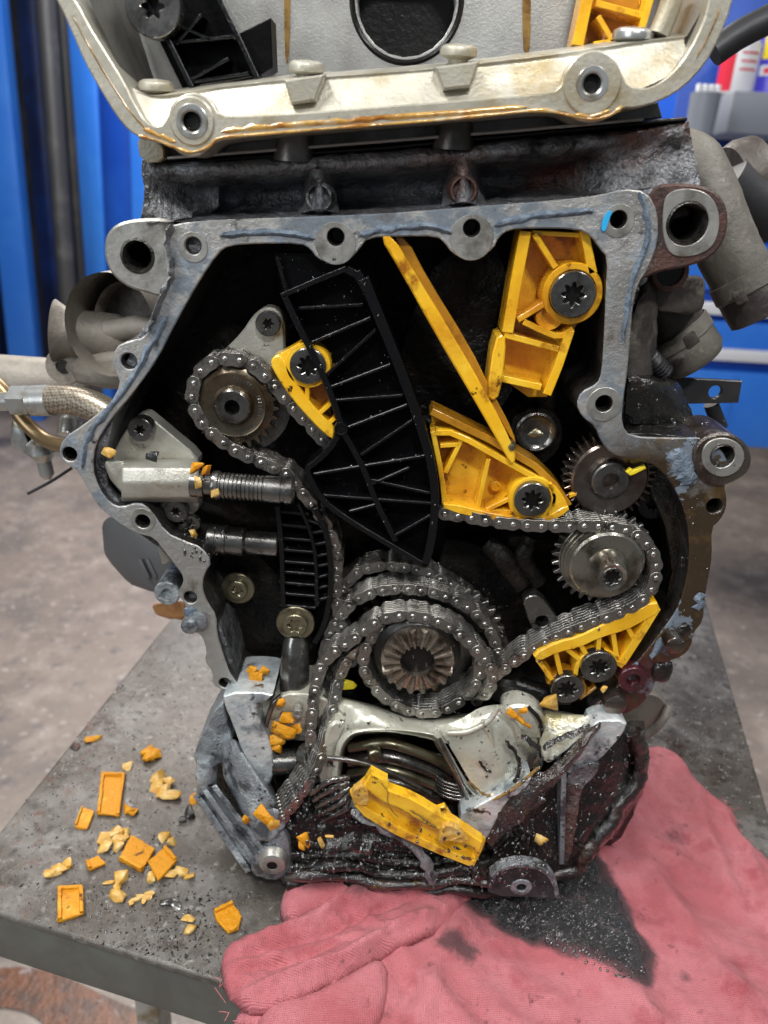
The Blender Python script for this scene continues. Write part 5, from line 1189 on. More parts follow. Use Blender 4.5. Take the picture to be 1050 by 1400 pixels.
# broken bracket foot at right, behind
tube('drain_pipe', [U(862, 1020, .05), U(890, 1000, .05), U(905, 985, .05), U(915, 965, .055)], .004, M['turbo'], LB, n=10)
LA('drain_flange', U(880, 975, .06), BK, [(0, 0), (.02, 0), (.022, .002), (.022, .03)], M['turbo'], LB)
# short tube in the left cavity
LC = LB
LA('cavity_tube', U(372, 1042, -.004), Vector((1, .1, .05)), [(.0095, 0), (.0105, .001), (.0105, .020), (.009, .021), (.012, .023), (.012, .028)], M['steel'], LC, n=24)
LA('tube_ring', U(414, 1030, -.010), (.8, -.5, .2), [(.004, 0), (.006, -.001), (.0085, 0), (.0085, .008)], M['steel'], LC, n=24)
tube('hook_rim', [U(363, 1030, .0), U(362, 1000, -.006), U(372, 965, -.008), U(384, 952, -.006)], .0022, M['steel'], LC, n=8)
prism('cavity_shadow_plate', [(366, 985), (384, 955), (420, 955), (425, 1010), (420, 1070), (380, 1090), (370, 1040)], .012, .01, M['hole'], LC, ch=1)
for (x, y, r) in ((406, 977, 7), (356, 1062, 6)):
    LA('small_eyelet', U(x, y, -.014), BK, [(.0015, .001), (.002, 0), (.0038, 0), (.0042, .001), (.0042, .008)], M['boss'], LC, n=20)

# ================================================================== BROKEN PLASTIC
BG = thing('broken_guide', 'large broken yellow guide piece lying across the sump opening', 'guide fragment', tuple(U(570, 1130, -.045)))
YB = -.050
A = [(505, 1058), (530, 1070), (560, 1084), (590, 1100), (632, 1122), (662, 1150)]
Bq = [(478, 1082), (486, 1104), (500, 1118), (540, 1142), (590, 1166), (646, 1186)]
prism('channel_base', [(507, 1058), (528, 1068), (535, 1078), (562, 1088), (596, 1106), (608, 1102), (618, 1118), (664, 1150), (660, 1162), (648, 1186), (598, 1168), (540, 1140), (498, 1114), (484, 1100), (478, 1084)], YB+.004, .004, M['yellow'], BG, ch=0, bevel=.0008)
prism('raised_rail', [(507, 1057), (530, 1069), (530, 1080), (562, 1092), (620, 1125), (660, 1152), (656, 1166), (610, 1142), (550, 1110), (520, 1095), (496, 1076)], YB-.004, .009, M['yellow'], BG, ch=0, bevel=.001, rough=(.008, .0005, 200, 3))
prism('side_rail', [(484, 1090), (500, 1104), (540, 1128), (600, 1158), (650, 1177), (646, 1187), (598, 1168), (540, 1142), (498, 1117), (484, 1102)], YB-.002, .007, M['yellow'], BG, ch=0, bevel=.0008)
prism('torn_end', [(604, 1128), (622, 1130), (640, 1146), (636, 1154), (612, 1148), (598, 1158)], YB-.008, .006, M['chippale'], BG, ch=1, rough=(.004, .0012, 300, 3))
prism('torn_notch', [(478, 1084), (497, 1072), (506, 1090), (500, 1104), (486, 1100)], YB-.006, .007, M['chippale'], BG, ch=1, rough=(.004, .001, 300, 3))

for pth, w_ in (([(500, 1080), (525, 1098), (548, 1106), (575, 1124), (610, 1140), (648, 1160)], 1.6), ([(520, 1070), (532, 1084), (528, 1094), (536, 1110), (545, 1118)], 1.2), ([(560, 1108), (580, 1120), (600, 1136)], 3), ([(630, 1172), (645, 1176)], 6)):
    blob_strip(pth, w_, 0, YB-.0052 if w_ < 5 else YB-.003, M['drip'], 'brown_crack', 41, BG, .0003)
def frag_pos(px, py, place):
    return UZ(px, py, TZ+.001) if place == 't' else U(px, py, place)
def plate_frag(px, py, pts, lips, label, m=None, lipw=.0035, t=.003, h=.0055, z=None):
    """channel shaped piece lying on the bench: pts pixel outline on bench plane, lips = indices of edges that carry a raised rim"""
    m = m or M['chip']
    z0 = TZ+.0004 if z is None else z
    W_ = [UZ(a, b, z0+h*.8) for a, b in pts]; c = sum(W_, Vector())/len(W_)
    T = thing('plastic_fragment', label, 'fragment', (c.x, c.y, z0), 'yellow plastic fragments on the workbench')
    pts3 = []
    bm = bmesh.new()
    bot = [bm.verts.new(Vector((p.x, p.y, z0))) for p in W_]; top = [bm.verts.new(Vector((p.x, p.y, z0+t))) for p in W_]
    n_ = len(W_); bm.faces.new(bot[::-1]); bm.faces.new(top)
    for i in range(n_): bm.faces.new([bot[i], bot[(i+1) % n_], top[(i+1) % n_], top[i]])
    bmesh.ops.recalc_face_normals(bm, faces=bm.faces)
    bmesh.ops.bevel(bm, geom=list(bm.edges), offset=.0005, segments=1, affect='EDGES')
    bmesh.ops.triangulate(bm, faces=bm.faces); roughen(bm, .003, .0007, 250, 3, px)
    finish('broken_plate', bm, m, T)
    for i in lips:
        a, b = W_[i], W_[(i+1) % n_]; d = (b-a).normalized(); nn = Vector((-d.y, d.x, 0))
        if nn.dot(c-a) < 0: nn = -nn
        P_ = []
        for q in (a+d*.0005, b-d*.0005):
            for s in (-.0003, lipw):
                for zz in (z0+.0003, z0+h): P_.append(Vector((q.x, q.y, zz))+nn*s*(1 if zz < z0+.001 else .8))
        hull('raised_lip', P_, m, T, .0006, (.0025, .0009, 260, 3))
    return T
plate_frag(0, 0, [(139, 1057), (171, 1056), (163, 1113), (133, 1110)], [0, 1, 3], 'tall yellow channel piece, largest fragment at the top left of the bench')
plate_frag(0, 0, [(79, 1212), (113, 1210), (114, 1247), (79, 1257)], [0, 1, 3], 'square yellow channel piece nearest the front left bench edge')
plate_frag(0, 0, [(179, 1139), (212, 1158), (193, 1189), (162, 1172)], [2], 'square yellow plate leaning on the pale crumb cluster')
plate_frag(0, 0, [(202, 1175), (226, 1156), (242, 1173), (216, 1202)], [1], 'dark stained yellow diamond plate overlapping pale crumbs', z=TZ+.004)
plate_frag(0, 0, [(292, 1244), (318, 1231), (330, 1250), (326, 1268), (312, 1273), (296, 1256)], [0, 3], 'folded amber fragment closest to the pink cloth')
plate_frag(0, 0, [(112, 1101), (129, 1106), (119, 1131), (102, 1128)], [3], 'small yellow plate below left of the tall channel piece', lipw=.002, t=.003)
plate_frag(0, 0, [(116, 1175), (134, 1168), (145, 1178), (122, 1187)], [3], 'little flat yellow shard above the square channel piece', lipw=.002)
rs = random.Random(11)
def crumbs(label, parts, m, grp='yellow plastic fragments on the workbench', z=TZ):
    """one fragment made of fused lumps; parts: (px,py,rx_px,ry_px,rot)"""
    bm = bmesh.new()
    for (x_, y_, rx, ry, ro) in parts:
        p = UZ(x_, y_, z+.002); k_ = (UZ(x_+1, y_, z)-UZ(x_, y_, z)).length
        hz = min(rx, ry)*k_*.9
        shard_bm(bm, Vector((p.x, p.y, z+hz*.65)), rx*k_*1.45, ry*k_*1.6, hz*1.0, ro+rs.uniform(-.3, .3), rs.uniform(0, 50))
    o = finish('plastic_fragment', bm, m, None, 40)
    return tag(o, label, 'fragment', grp)
crumbs('chunky yellow nub with pale tip at the top of the bench debris', [(200, 1027, 7, 6, .5), (209, 1034, 9, 7, .2), (203, 1038, 6, 6, 1)], M['chip'])
crumbs('T shaped yellow fragment pointing right below the top nub', [(217, 1062, 8, 9, .3), (229, 1066, 9, 6, -.4), (214, 1076, 7, 9, .2), (233, 1087, 12, 6, .3), (224, 1080, 7, 9, 0)], M['chippale'])
crumbs('flat amber crumb at the far left bench edge near two pebbles', [(128, 1010, 9, 4, 0), (122, 1013, 4, 3, 0)], M['chip'])
crumbs('small brown pebble beside the amber crumb on the bench edge', [(102, 1020, 5, 4, 0)], M['rust'], None)
crumbs('tiny pale round crumb above the tall channel piece', [(174, 1047, 5, 5, 0)], M['chippale'])
crumbs('amber wedge fragment just right of the tall channel piece', [(178, 1104, 8, 7, .4), (182, 1109, 6, 4, 0)], M['chip'])
crumbs('lumpy pale crumb cluster behind the leaning square plate', [(148, 1147, 9, 8, 0), (158, 1140, 8, 7, .5), (166, 1148, 8, 7, 1), (144, 1158, 7, 6, 0), (158, 1156, 8, 7, .3), (172, 1138, 5, 5, 0)], M['chippale'])
crumbs('long pale yellow sliver left of the square channel piece', [(72, 1193, 9, 6, .5), (82, 1187, 9, 6, .5), (90, 1182, 6, 6, .5)], M['chippale'])
crumbs('crooked pale fragment in two steps at the bottom centre', [(164, 1201, 8, 7, 0), (160, 1211, 5, 6, 0), (158, 1224, 11, 6, 0), (148, 1205, 6, 2, 0)], M['chippale'])
crumbs('thin branching pale sliver right of the two step fragment', [(184, 1229, 9, 2.5, .3), (196, 1224, 9, 3, .2), (204, 1221, 6, 3, .2), (196, 1232, 3, 3, 0), (180, 1234, 3, 3, 0)], M['chippale'])
crumbs('pale twin crumb right of the leaning plates', [(224, 1143, 5, 6, -.3), (235, 1149, 5, 5, .3)], M['chippale'])
crumbs('pale crumbs squeezed out beneath the diamond plate', [(208, 1198, 5, 6, 0), (232, 1195, 9, 5, 0), (246, 1192, 9, 5, .1), (258, 1197, 6, 3, .5)], M['chippale'])
crumbs('upright yellow nub with pale head near the bench front', [(257, 1257, 7, 6, 0), (260, 1270, 5, 7, 0)], M['chippale'])
crumbs('dark oily broken chain plate lying on the bench', [(228, 1233, 9, 4, -.2), (240, 1236, 8, 4, -.3)], M['steel'], None)
crumbs('amber crumb squeezed between bench and engine shell', [(268, 1090, 5, 8, 0)], M['chip'])
crumbs('black oily grit lump beside the left engine shell', [(258, 1112, 6, 9, .4), (250, 1120, 5, 4, .4)], M['dustgrit'], None)
# fragments caught inside the engine
def caught(label, parts, Y, m, cat='fragment'):
    bm = bmesh.new()
    for (x_, y_, rx, ry, ro) in parts:
        p = U(x_, y_, Y); k_ = pxm(x_, y_, Y)
        t = bmesh.new(); shard_bm(t, Vector((0, 0, 0)), rx*k_*1.4, min(rx, ry)*k_*.9, ry*k_*1.4, rs.uniform(-.4, .4), rs.uniform(0, 50))
        rm = Matrix.Rotation(ro, 3, 'Y'); mp = {}
        for v in t.verts: mp[v] = bm.verts.new(rm @ v.co+p)
        for f_ in t.faces: bm.faces.new([mp[v] for v in f_.verts])
        t.free()
    return tag(finish('plastic_fragment', bm, m, None, 40), label, cat, 'plastic fragments caught inside the engine')
caught('crumbled amber lump at the bottom left corner of the timing case', [(350, 925, 9, 8, 0), (360, 918, 8, 6, 0), (352, 938, 8, 8, 0), (344, 915, 6, 4, 0)], .006, M['chip'])
caught('amber chunk with torn wings wedged in the lower left pocket', [(388, 998, 14, 9, .3), (392, 984, 8, 9, .4), (380, 1010, 8, 7, 0), (404, 996, 7, 6, 0), (378, 1022, 6, 6, 0)], -.012, M['chip'])
caught('small amber flake above the wedged chunk in the left pocket', [(384, 962, 5, 5, 0)], -.010, M['chip'])
caught('amber flake at the root of the slack chain strand', [(362, 1115, 12, 8, .5), (370, 1122, 6, 5, 0)], -.042, M['chip'])
caught('orange crumb on the left sump rail', [(336, 1122, 5, 6, 0)], -.036, M['chip'])
caught('pale squashed crumb touching the slack chain end', [(374, 1128, 6, 8, .5)], -.046, M['chippale'])
caught('oily amber sliver in the black sludge left of the broken guide', [(416, 1148, 6, 9, -.4), (412, 1156, 5, 4, 0)], -.046, M['chip'])
caught('thin pale sliver in the black sludge beside the amber sliver', [(440, 1152, 3, 9, -.3), (450, 1144, 5, 3, 0)], -.046, M['chippale'])
caught('pale yellow flake under the lower right yellow guide', [(752, 962, 12, 9, -.7)], -.014, M['chippale'])
caught('amber bar with raised letters on the pale pump housing', [(700, 975, 6, 4, .6), (710, 984, 7, 4, .7), (720, 992, 6, 3, .7), (714, 972, 5, 4, 0)], -.028, M['chip'])
caught('tiny white crumb below the right lower guide bolts', [(825, 942, 4, 4, 0)], -.008, M['chippale'])
caught('pale square chip on the left end of the tensioner', [(149, 618, 8, 6, .3)], .002, M['chippale'])
caught('amber chip at the top right of the tensioner body', [(273, 640, 10, 7, 0), (282, 643, 6, 6, 0)], -.010, M['chip'])
caught('small pale chip under the amber chip on the tensioner', [(268, 659, 6, 7, 0)], -.012, M['chippale'])
caught('black grit lump on top of the tensioner body', [(207, 624, 7, 5, 0), (213, 622, 6, 4, 0)], -.006, M['dustgrit'], 'grit')
caught('pale crumb in the clamp behind the tensioner plunger', [(294, 674, 5, 5, 0)], -.010, M['chippale'])
caught('green tinted crumb in the plug beside the yellow bar', [(733, 593, 8, 6, .4)], .026, M['olive'], 'crumb')
caught('pale crumb in oily rubble below the tensioner bolt', [(264, 730, 5, 5, 0)], .008, M['chippale'])
caught('yellow corner showing behind the hanging chain strands', [(478, 936, 9, 6, 0)], .014, M['canyellow'])
caught('pale yellow lump in the black puddle of the right shell', [(740, 1148, 8, 6, .3)], -.034, M['chippale'])
caught('oily black rubble packed beneath the tensioner bolt', [(250, 722, 8, 5, 0), (262, 738, 9, 6, 0), (276, 744, 8, 7, 0), (284, 752, 7, 6, 0), (256, 712, 5, 4, 0)], .012, M['oilblack'], 'grit')

# grit scattered over the bench
bm = bmesh.new(); rg_ = random.Random(5)
for i in range(1500):
    if i < 750: x_, y_ = rg_.uniform(20, 340), rg_.uniform(900, 1330)
    elif i < 1150: x_, y_ = rg_.gauss(250, 50), rg_.gauss(1275, 35)
    else: x_, y_ = rg_.uniform(880, 1040), rg_.uniform(900, 1120)
    p = UZ(x_, y_, TZ)
    d_ = (p-corner); e = d_-fdir*d_.dot(fdir)
    if 250 < x_ < 880 and y_ < 1200: continue
    # keep on the bench
    P4 = [(q.x, q.y) for q in tops]
    if not inpoly(p.x, p.y, P4): continue
    s = rg_.uniform(.0003, .0011)*(1.8 if rg_.random() < .06 else 1)
    v = [bm.verts.new(p+Vector((rg_.uniform(-s, s), rg_.uniform(-s, s), 0))+Vector(o_)*s) for o_ in ((-1, -.6, 0), (1, -.6, 0), (0, 1, 0), (0, 0, 1.3))]
    for t in ((0, 1, 3), (1, 2, 3), (2, 0, 3)): bm.faces.new([v[j] for j in t])
go = finish('bench_grit', bm, M['dustgrit'], None, 30); tag(go, 'dark grit scattered over the grey workbench', 'grit'); go['kind'] = 'stuff'
bm = bmesh.new()
for i in range(800):
    x_, y_ = (rg_.uniform(30, 330), rg_.uniform(900, 1300)) if i % 3 else (rg_.uniform(890, 1030), rg_.uniform(920, 1100))
    p = UZ(x_, y_, TZ)
    if not inpoly(p.x, p.y, P4): continue
    s = rg_.uniform(.0004, .0014)
    lathe(bm, p, (0, 0, 1), [(s, 0), (s*.8, s*.4), (0, s*.6)], 8, False)
dm = mat('oil_droplet', (.02, .018, .015), .04, 0, coat=1); dm.node_tree.nodes['Principled BSDF'].inputs['IOR'].default_value = 2.0
do = finish('oil_droplets', bm, dm, None, 60); tag(do, 'small glossy oil droplets spattered on the workbench', 'oil'); do['kind'] = 'stuff'
# ================================================================== RAG
def rag_piece(name, outline, zfun, parent, cell=.0020, stains=()):
    poly = [UZ(a, b, TZ+.002) for a, b in chaikin(outline, 1)]
    P2 = [(p.x, p.y) for p in poly]
    x0, x1 = min(p[0] for p in P2), max(p[0] for p in P2); y0, y1 = min(p[1] for p in P2), max(p[1] for p in P2)
    nx, ny = int((x1-x0)/cell)+1, int((y1-y0)/cell)+1
    inside = [[inpoly(x0+(i+.5)*cell, y0+(j+.5)*cell, P2) for j in range(ny)] for i in range(nx)]
    bm = bmesh.new(); V_ = {}
    st = bm.verts.layers.float.new('stain'); uv = bm.verts.layers.float_vector.new('uvw')
    ST = [([(UZ(a, b, TZ).x, UZ(a, b, TZ).y) for a, b in chaikin(pl, 1)], s) for pl, s in stains]
    segs = list(zip(P2, P2[1:]+P2[:1]))
    def dist(x, y):
        best = 9; bp = (x, y)
        for (ax_, ay_), (bx_, by_) in segs:
            dx, dy = bx_-ax_, by_-ay_; L2 = dx*dx+dy*dy
            t = 0 if L2 == 0 else max(0, min(1, ((x-ax_)*dx+(y-ay_)*dy)/L2)); qx, qy = ax_+t*dx, ay_+t*dy
            d = (x-qx)**2+(y-qy)**2
            if d < best: best = d; bp = (qx, qy)
        return math.sqrt(best), bp
    def gv(i, j):
        if (i, j) in V_: return V_[i, j]
        x, y = x0+i*cell, y0+j*cell
        edge = not all(0 <= a < nx and 0 <= b < ny and inside[a][b] for a, b in ((i, j), (i-1, j), (i, j-1), (i-1, j-1)))
        d, bp = dist(x, y)
        if edge: x, y = bp[0]*.7+x*.3, bp[1]*.7+y*.3; d = 0
        v = bm.verts.new((x, y, zfun(x, y, d)))
        s_ = 0
        for pl, s in ST:
            if inpoly(x+.007*noise.noise(Vector((x*70, y*70, 1)))+.003*noise.noise(Vector((x*260, y*260, 1))), y+.007*noise.noise(Vector((x*70, y*70, 5)))+.003*noise.noise(Vector((x*260, y*260, 7))), pl): s_ = max(s_, s)
        v[st] = s_; v[uv] = (x, y, 0); V_[i, j] = v; return v
    for i in range(nx):
        for j in range(ny):
            if inside[i][j]: bm.faces.new([gv(i, j), gv(i+1, j), gv(i+1, j+1), gv(i, j+1)])
    # soften stain edges
    for _ in range(24):
        new = {v: (v[st]+sum(e.other_vert(v)[st] for e in v.link_edges))/(1+len(v.link_edges)) for v in bm.verts}
        for v, s_ in new.items(): v[st] = s_
    o = finish(name, bm, M['cloth'], parent, 80)
    mod = o.modifiers.new('thickness', 'SOLIDIFY'); mod.thickness = .0018; mod.offset = -1
    return o
def along(x, y, u):
    return x*u.x+y*u.y, -x*u.y+y*u.x
def ridge(x, y, a, b, w, h, wob=.006):
    """smooth fold ridge along world segment a-b"""
    ax_, ay_ = a; bx_, by_ = b; dx, dy = bx_-ax_, by_-ay_; L2 = dx*dx+dy*dy; t = ((x-ax_)*dx+(y-ay_)*dy)/L2
    L_ = math.sqrt(L2); d = ((x-ax_)*dy-(y-ay_)*dx)/L_ + wob*noise.noise(Vector((t*3, a[0]*10, 0)))
    e = 1/(1+math.exp(-(t)*14))*1/(1+math.exp((t-1)*14))
    return h*math.exp(-(d/w)**2)*e
def wp(px, py): q = UZ(px, py, TZ); return (q.x, q.y)
RG = thing('shop_cloth', 'pink red shop cloth soaked with black oil beneath the engine', 'cloth', tuple(UZ(700, 1320, TZ)))
FO = [(wp(880, 1200), wp(1040, 1420), .012, .006), (wp(930, 1060), wp(1000, 1240), .010, .007), (wp(640, 1240), wp(560, 1420), .010, .008), (wp(500, 1260), wp(660, 1440), .008, .005), (wp(990, 1120), wp(1080, 1300), .008, .006),
      (wp(860, 1120), wp(940, 1330), .012, .006), (wp(440, 1340), wp(500, 1440), .006, .007), (wp(700, 1250), wp(900, 1400), .014, .006), (wp(900, 1030), wp(870, 1130), .010, .008)]
def zr(x, y, d):
    p, q = along(x, y, Vector((.80, -.60)))
    z = TZ+.005+.0035*(1-2.2*abs(noise.noise(Vector((p*5, q*20, 8)))))+.005*noise.noise(Vector((x*14, y*14, 1)))+.0030*(1-2*abs(noise.noise(Vector((x*26+y*14, y*16-x*9, 2)))))+.0010*noise.noise(Vector((x*90, y*90, 2)))
    for a, b, w, h in FO: z += ridge(x, y, a, b, w, h)
    e = min(1, d/.008); return max(TZ+.0022, TZ+.0022+(z-TZ-.0022)*(.35+.65*e))
SOAK = [(560, 1200), (740, 1190), (790, 1170), (815, 1165), (850, 1230), (880, 1290), (905, 1345), (890, 1375), (850, 1355), (800, 1335), (740, 1310), (700, 1290), (640, 1250)]
rag_piece('cloth_sheet', [(868, 1050), (876, 1025), (905, 1022), (930, 1035), (945, 1060), (965, 1085), (985, 1100), (1003, 1112), (1012, 1145), (1050, 1175), (1110, 1260), (1120, 1480), (280, 1500), (318, 1400), (350, 1360), (420, 1280), (520, 1190), (700, 1170), (800, 1130)],
    zr, RG, .0021, [(SOAK, .9), ([(590, 1290), (612, 1280), (645, 1285), (655, 1320), (640, 1345), (610, 1330), (590, 1310)], .62), ([(918, 1335), (940, 1328), (960, 1345), (950, 1365), (925, 1360)], .6), ([(870, 1370), (900, 1385), (930, 1420), (860, 1400)], .5), ([(895, 1125), (945, 1135), (940, 1175), (900, 1165)], .50), ([(960, 1370), (990, 1365), (990, 1405), (950, 1400)], .5), ([(940, 1190), (975, 1200), (960, 1235), (930, 1215)], .46),
    ([(545, 1310), (572, 1308), (575, 1325), (550, 1330)], .55), ([(510, 1385), (545, 1375), (560, 1420), (520, 1430)], .5), ([(630, 1235), (700, 1260), (690, 1280), (640, 1260)], .5)])
_a, _b = Vector(wp(310, 1350)), Vector(wp(640, 1240)); _u = (_b-_a).normalized()
def zroll(x, y, d):
    z = TZ+.006+.012*math.sqrt(max(0, min(1, 1-(1-min(1, d/.012))**2)))
    p, q = along(x, y, _u); z += .0045*(1-2.4*abs(noise.noise(Vector((p*7, q*46, 8)))))+.0018*noise.noise(Vector((p*16, q*120, 3)))*min(1, d/.006)
    z += .004*noise.noise(Vector((x*22, y*22, 4)))+.003*(1-2*abs(noise.noise(Vector((x*34+y*20, y*50, 4)))))+.0008*noise.noise(Vector((x*120, y*120, 4)))
    for a, b, w, h in ((wp(325, 1335), wp(540, 1262), .0035, -.006), (wp(340, 1312), wp(500, 1245), .005, .006), (wp(350, 1375), wp(590, 1275), .004, .006), (wp(330, 1352), wp(480, 1310), .0025, -.004), (wp(470, 1230), wp(600, 1225), .004, .005)): z += ridge(x, y, a, b, w, h)
    return z
rag_piece('rolled_fold', [(300, 1322), (322, 1298), (372, 1282), (420, 1262), (455, 1240), (490, 1205), (560, 1205), (625, 1230), (650, 1234), (628, 1255), (596, 1290), (560, 1305), (520, 1322), (470, 1350), (420, 1382), (370, 1400), (335, 1398), (308, 1375)],
    zroll, RG, .0018, [([(462, 1225), (480, 1212), (510, 1215), (512, 1245), (490, 1262), (470, 1252)], .62), ([(548, 1265), (570, 1255), (580, 1275), (575, 1295), (550, 1290)], .58)])
def zback(x, y, d): return TZ+.004+.020*math.sqrt(max(0, min(1, 1-(1-min(1, d/.014))**2)))+.003*noise.noise(Vector((x*30, y*30, 7)))
rag_piece('back_fold', [(382, 1262), (384, 1232), (398, 1218), (440, 1215), (500, 1205), (560, 1200), (520, 1250), (455, 1262), (430, 1262), (400, 1276)], zback, RG, .0018)
rag_piece('lower_fold', [(355, 1385), (420, 1372), (480, 1340), (520, 1318), (535, 1345), (520, 1420), (480, 1470), (340, 1470)], lambda x, y, d: TZ+.006+.012*math.sqrt(max(0, min(1, 1-(1-min(1, d/.010))**2)))+.002*noise.noise(Vector((x*30, y*30, 9))), RG, .0020)
# frayed threads
bm = bmesh.new(); rf = random.Random(3)
for (a, b) in ((996, 1098), (1002, 1108), (1004, 1120), (1010, 1140), (1020, 1150), (300, 1350), (304, 1365), (312, 1385), (330, 1398), (985, 1096), (632, 1250), (596, 1292)):
    for _ in range(2):
        p = UZ(a, b, TZ+.006); q = p+Vector((rf.uniform(-.008, .008), rf.uniform(-.008, .008), rf.uniform(-.002, .003)))
        tube_bm(bm, [p, (p+q)/2+Vector((rf.uniform(-.003, .003), rf.uniform(-.003, .003), .002)), q], .00028, 5, 4)
fr = finish('frayed_threads', bm, M['cloth'], RG, 60); fr['kind'] = 'stuff'

# ================================================================== LEFT BACKGROUND PARTS
GBX = thing('gearbox_housing', 'blurred dusty aluminium housing behind the left edge of the engine', 'engine part', tuple(U(150, 460, .2)))
LA('housing_drum', U(205, 440, .16), (-.25, -1, .1), [(.034, .03), (.034, .0), (.037, -.003), (.043, -.003), (.046, .002), (.046, .01), (.040, .06)], M['turbo'], GBX, n=36, cap=False)
LA('housing_mouth', U(205, 440, .16), (-.25, -1, .1), [(.0345, .012), (.0345, .013)], M['hosedark'], GBX, n=36)
tube('housing_bar', [U(150, 452, .14), U(190, 448, .135), U(235, 452, .13)], .010, M['turbo'], GBX, rough=(.01, .001, 80, 1))
LA('housing_neck', U(160, 462, .15), (-1, -.2, .1), [(.016, -.01), (.020, .0), (.020, .04), (.026, .05)], M['turbo'], GBX, n=30)
tube('housing_rim', [U(125, 470, .16), U(140, 435, .17), U(165, 408, .18), (U(200, 392, .19))], .011, M['turbo'], GBX)
hull('housing_arm', [U(78, 500, .14), U(90, 488, .14), U(150, 478, .13), U(235, 480, .10), U(230, 540, .10), U(150, 530, .13), U(92, 522, .14), U(100, 500, .19), U(220, 500, .17)], M['turbo'], GBX, .005, (.015, .002, 50, 3))
LA('arm_hole', U(86, 502, .136), BK, [(.006, .002), (.0065, .0), (.015, .0), (.016, .003), (.016, .03)], M['turbo'], GBX)
LA('arm_hole_bore', U(86, 502, .1375), BK, [(.0062, .0), (.0062, .003)], M['hole'], GBX)
LA('drain_drum', U(15, 522, .20), (1, 0, -.05), [(.020, -.03), (.024, -.02), (.026, .03), (.024, .06), (.018, .08)], M['turbo'], GBX, n=28)
hull('mount_leg', [U(134, 425, .17), U(150, 425, .17), U(150, 490, .16), U(118, 490, .16), U(142, 425, .19), U(135, 490, .18)], M['turbo'], GBX, .004)
HS = thing('braided_hose', 'braided steel hose with crimped fitting at the left of the engine', 'hose', tuple(U(70, 550, .08)))
hp = [U(165, 575, .05), U(130, 556, .06), U(100, 548, .068), U(68, 546, .075)]
tube('braid', hp, .0115, M['braid'], HS, n=24, sm=8)
tube('crimp_sleeve', [U(72, 547, .0745), U(46, 548, .078)], .0122, M['zinc'], HS, n=24, sm=0); tube('hex_nut', [U(46, 548, .078), U(40, 548, .079), U(22, 548, .082)], .0128, M['zinc'], HS, n=6, sm=0)
tube('nipple', [U(24, 548, .082), U(-20, 550, .09)], .0075, M['zinc'], HS, n=16, sm=0)
tag(tube('brass_pipe', [U(-15, 515, .11), U(10, 540, .10), U(30, 572, .09), (U(60, 600, .08)), U(95, 612, .06)], .006, mat('dull_brass', (.30, .21, .11), .35, .8), None, n=14), 'dull brass pipe curving under the braided hose', 'pipe')
CL = thing('zinc_clip', 'silver bent bracket hanging below the braided hose', 'bracket', tuple(U(50, 610, .1)))
hull('clip_plate', [U(16, 575, .10), U(26, 572, .10), U(24, 612, .10), U(44, 618, .10), U(44, 626, .10), U(14, 610, .10), U(20, 580, .115), U(40, 622, .115)], M['zinc'], CL, .0015)
hull('clip_body', [U(28, 575, .11), U(60, 590, .11), U(62, 622, .11), U(30, 612, .11), U(40, 590, .14), U(60, 620, .14)], M['dkmetal'], CL, .002)
LA('clip_bolt', U(56, 612, .10), (0.1, 0, -1), [(.006, -.008), (.011, -.004), (.012, .004), (.009, .008), (.006, .012), (.006, .024), (.003, .028)], M['zinc'], CL, n=12)
LA('clip_screw', U(96, 575, .10), (0, -.6, -1), [(.006, -.004), (.009, 0), (.009, .012)], M['zinc'], CL, n=12)
tag(tube('loose_wire', [U(98, 640, .12), U(70, 658, .12), U(38, 675, .12)], .0014, M['rubber'], None, n=8), 'thin dark wire sticking out left of the case', 'wire')
SM = thing('starter_housing', 'blurred grey cast housing hanging behind the lower left rim', 'engine part', tuple(U(190, 760, .1)))
hull('housing_body', [U(138, 712, .12), U(160, 700, .12), U(230, 745, .10), U(250, 780, .09), U(236, 812, .09), U(212, 812, .10), U(176, 800, .12), U(168, 784, .12), U(142, 762, .12), U(150, 720, .20), U(240, 760, .18), U(230, 800, .18)], mat('flat_grey_casting', (.125, .125, .13), .55, .1), SM, .006)
for j in range(3): hull('cooling_rib', [U(188+j*10, 765, .100), U(193+j*10, 763, .100), U(206+j*10, 790, .095), U(201+j*10, 792, .095), U(190+j*10, 770, .12), U(205+j*10, 792, .12)], SM.children[0].data.materials[0], SM, .001)
hull('mount_tab', [U(214, 742, .06), U(228, 748, .06), U(234, 768, .06), U(222, 772, .06), U(220, 750, .09), U(230, 770, .09)], M['alu'], SM, .001)
tag(hull('timber_block', [U(208, 826, .16), U(252, 822, .14), U(256, 848, .13), U(214, 843, .16), U(212, 826, .24), U(256, 824, .22), U(256, 846, .22)], M['wood'], None, .003, (.01, .0015, 90, 3)), 'small orange timber block behind the lower left rim', 'wood block')

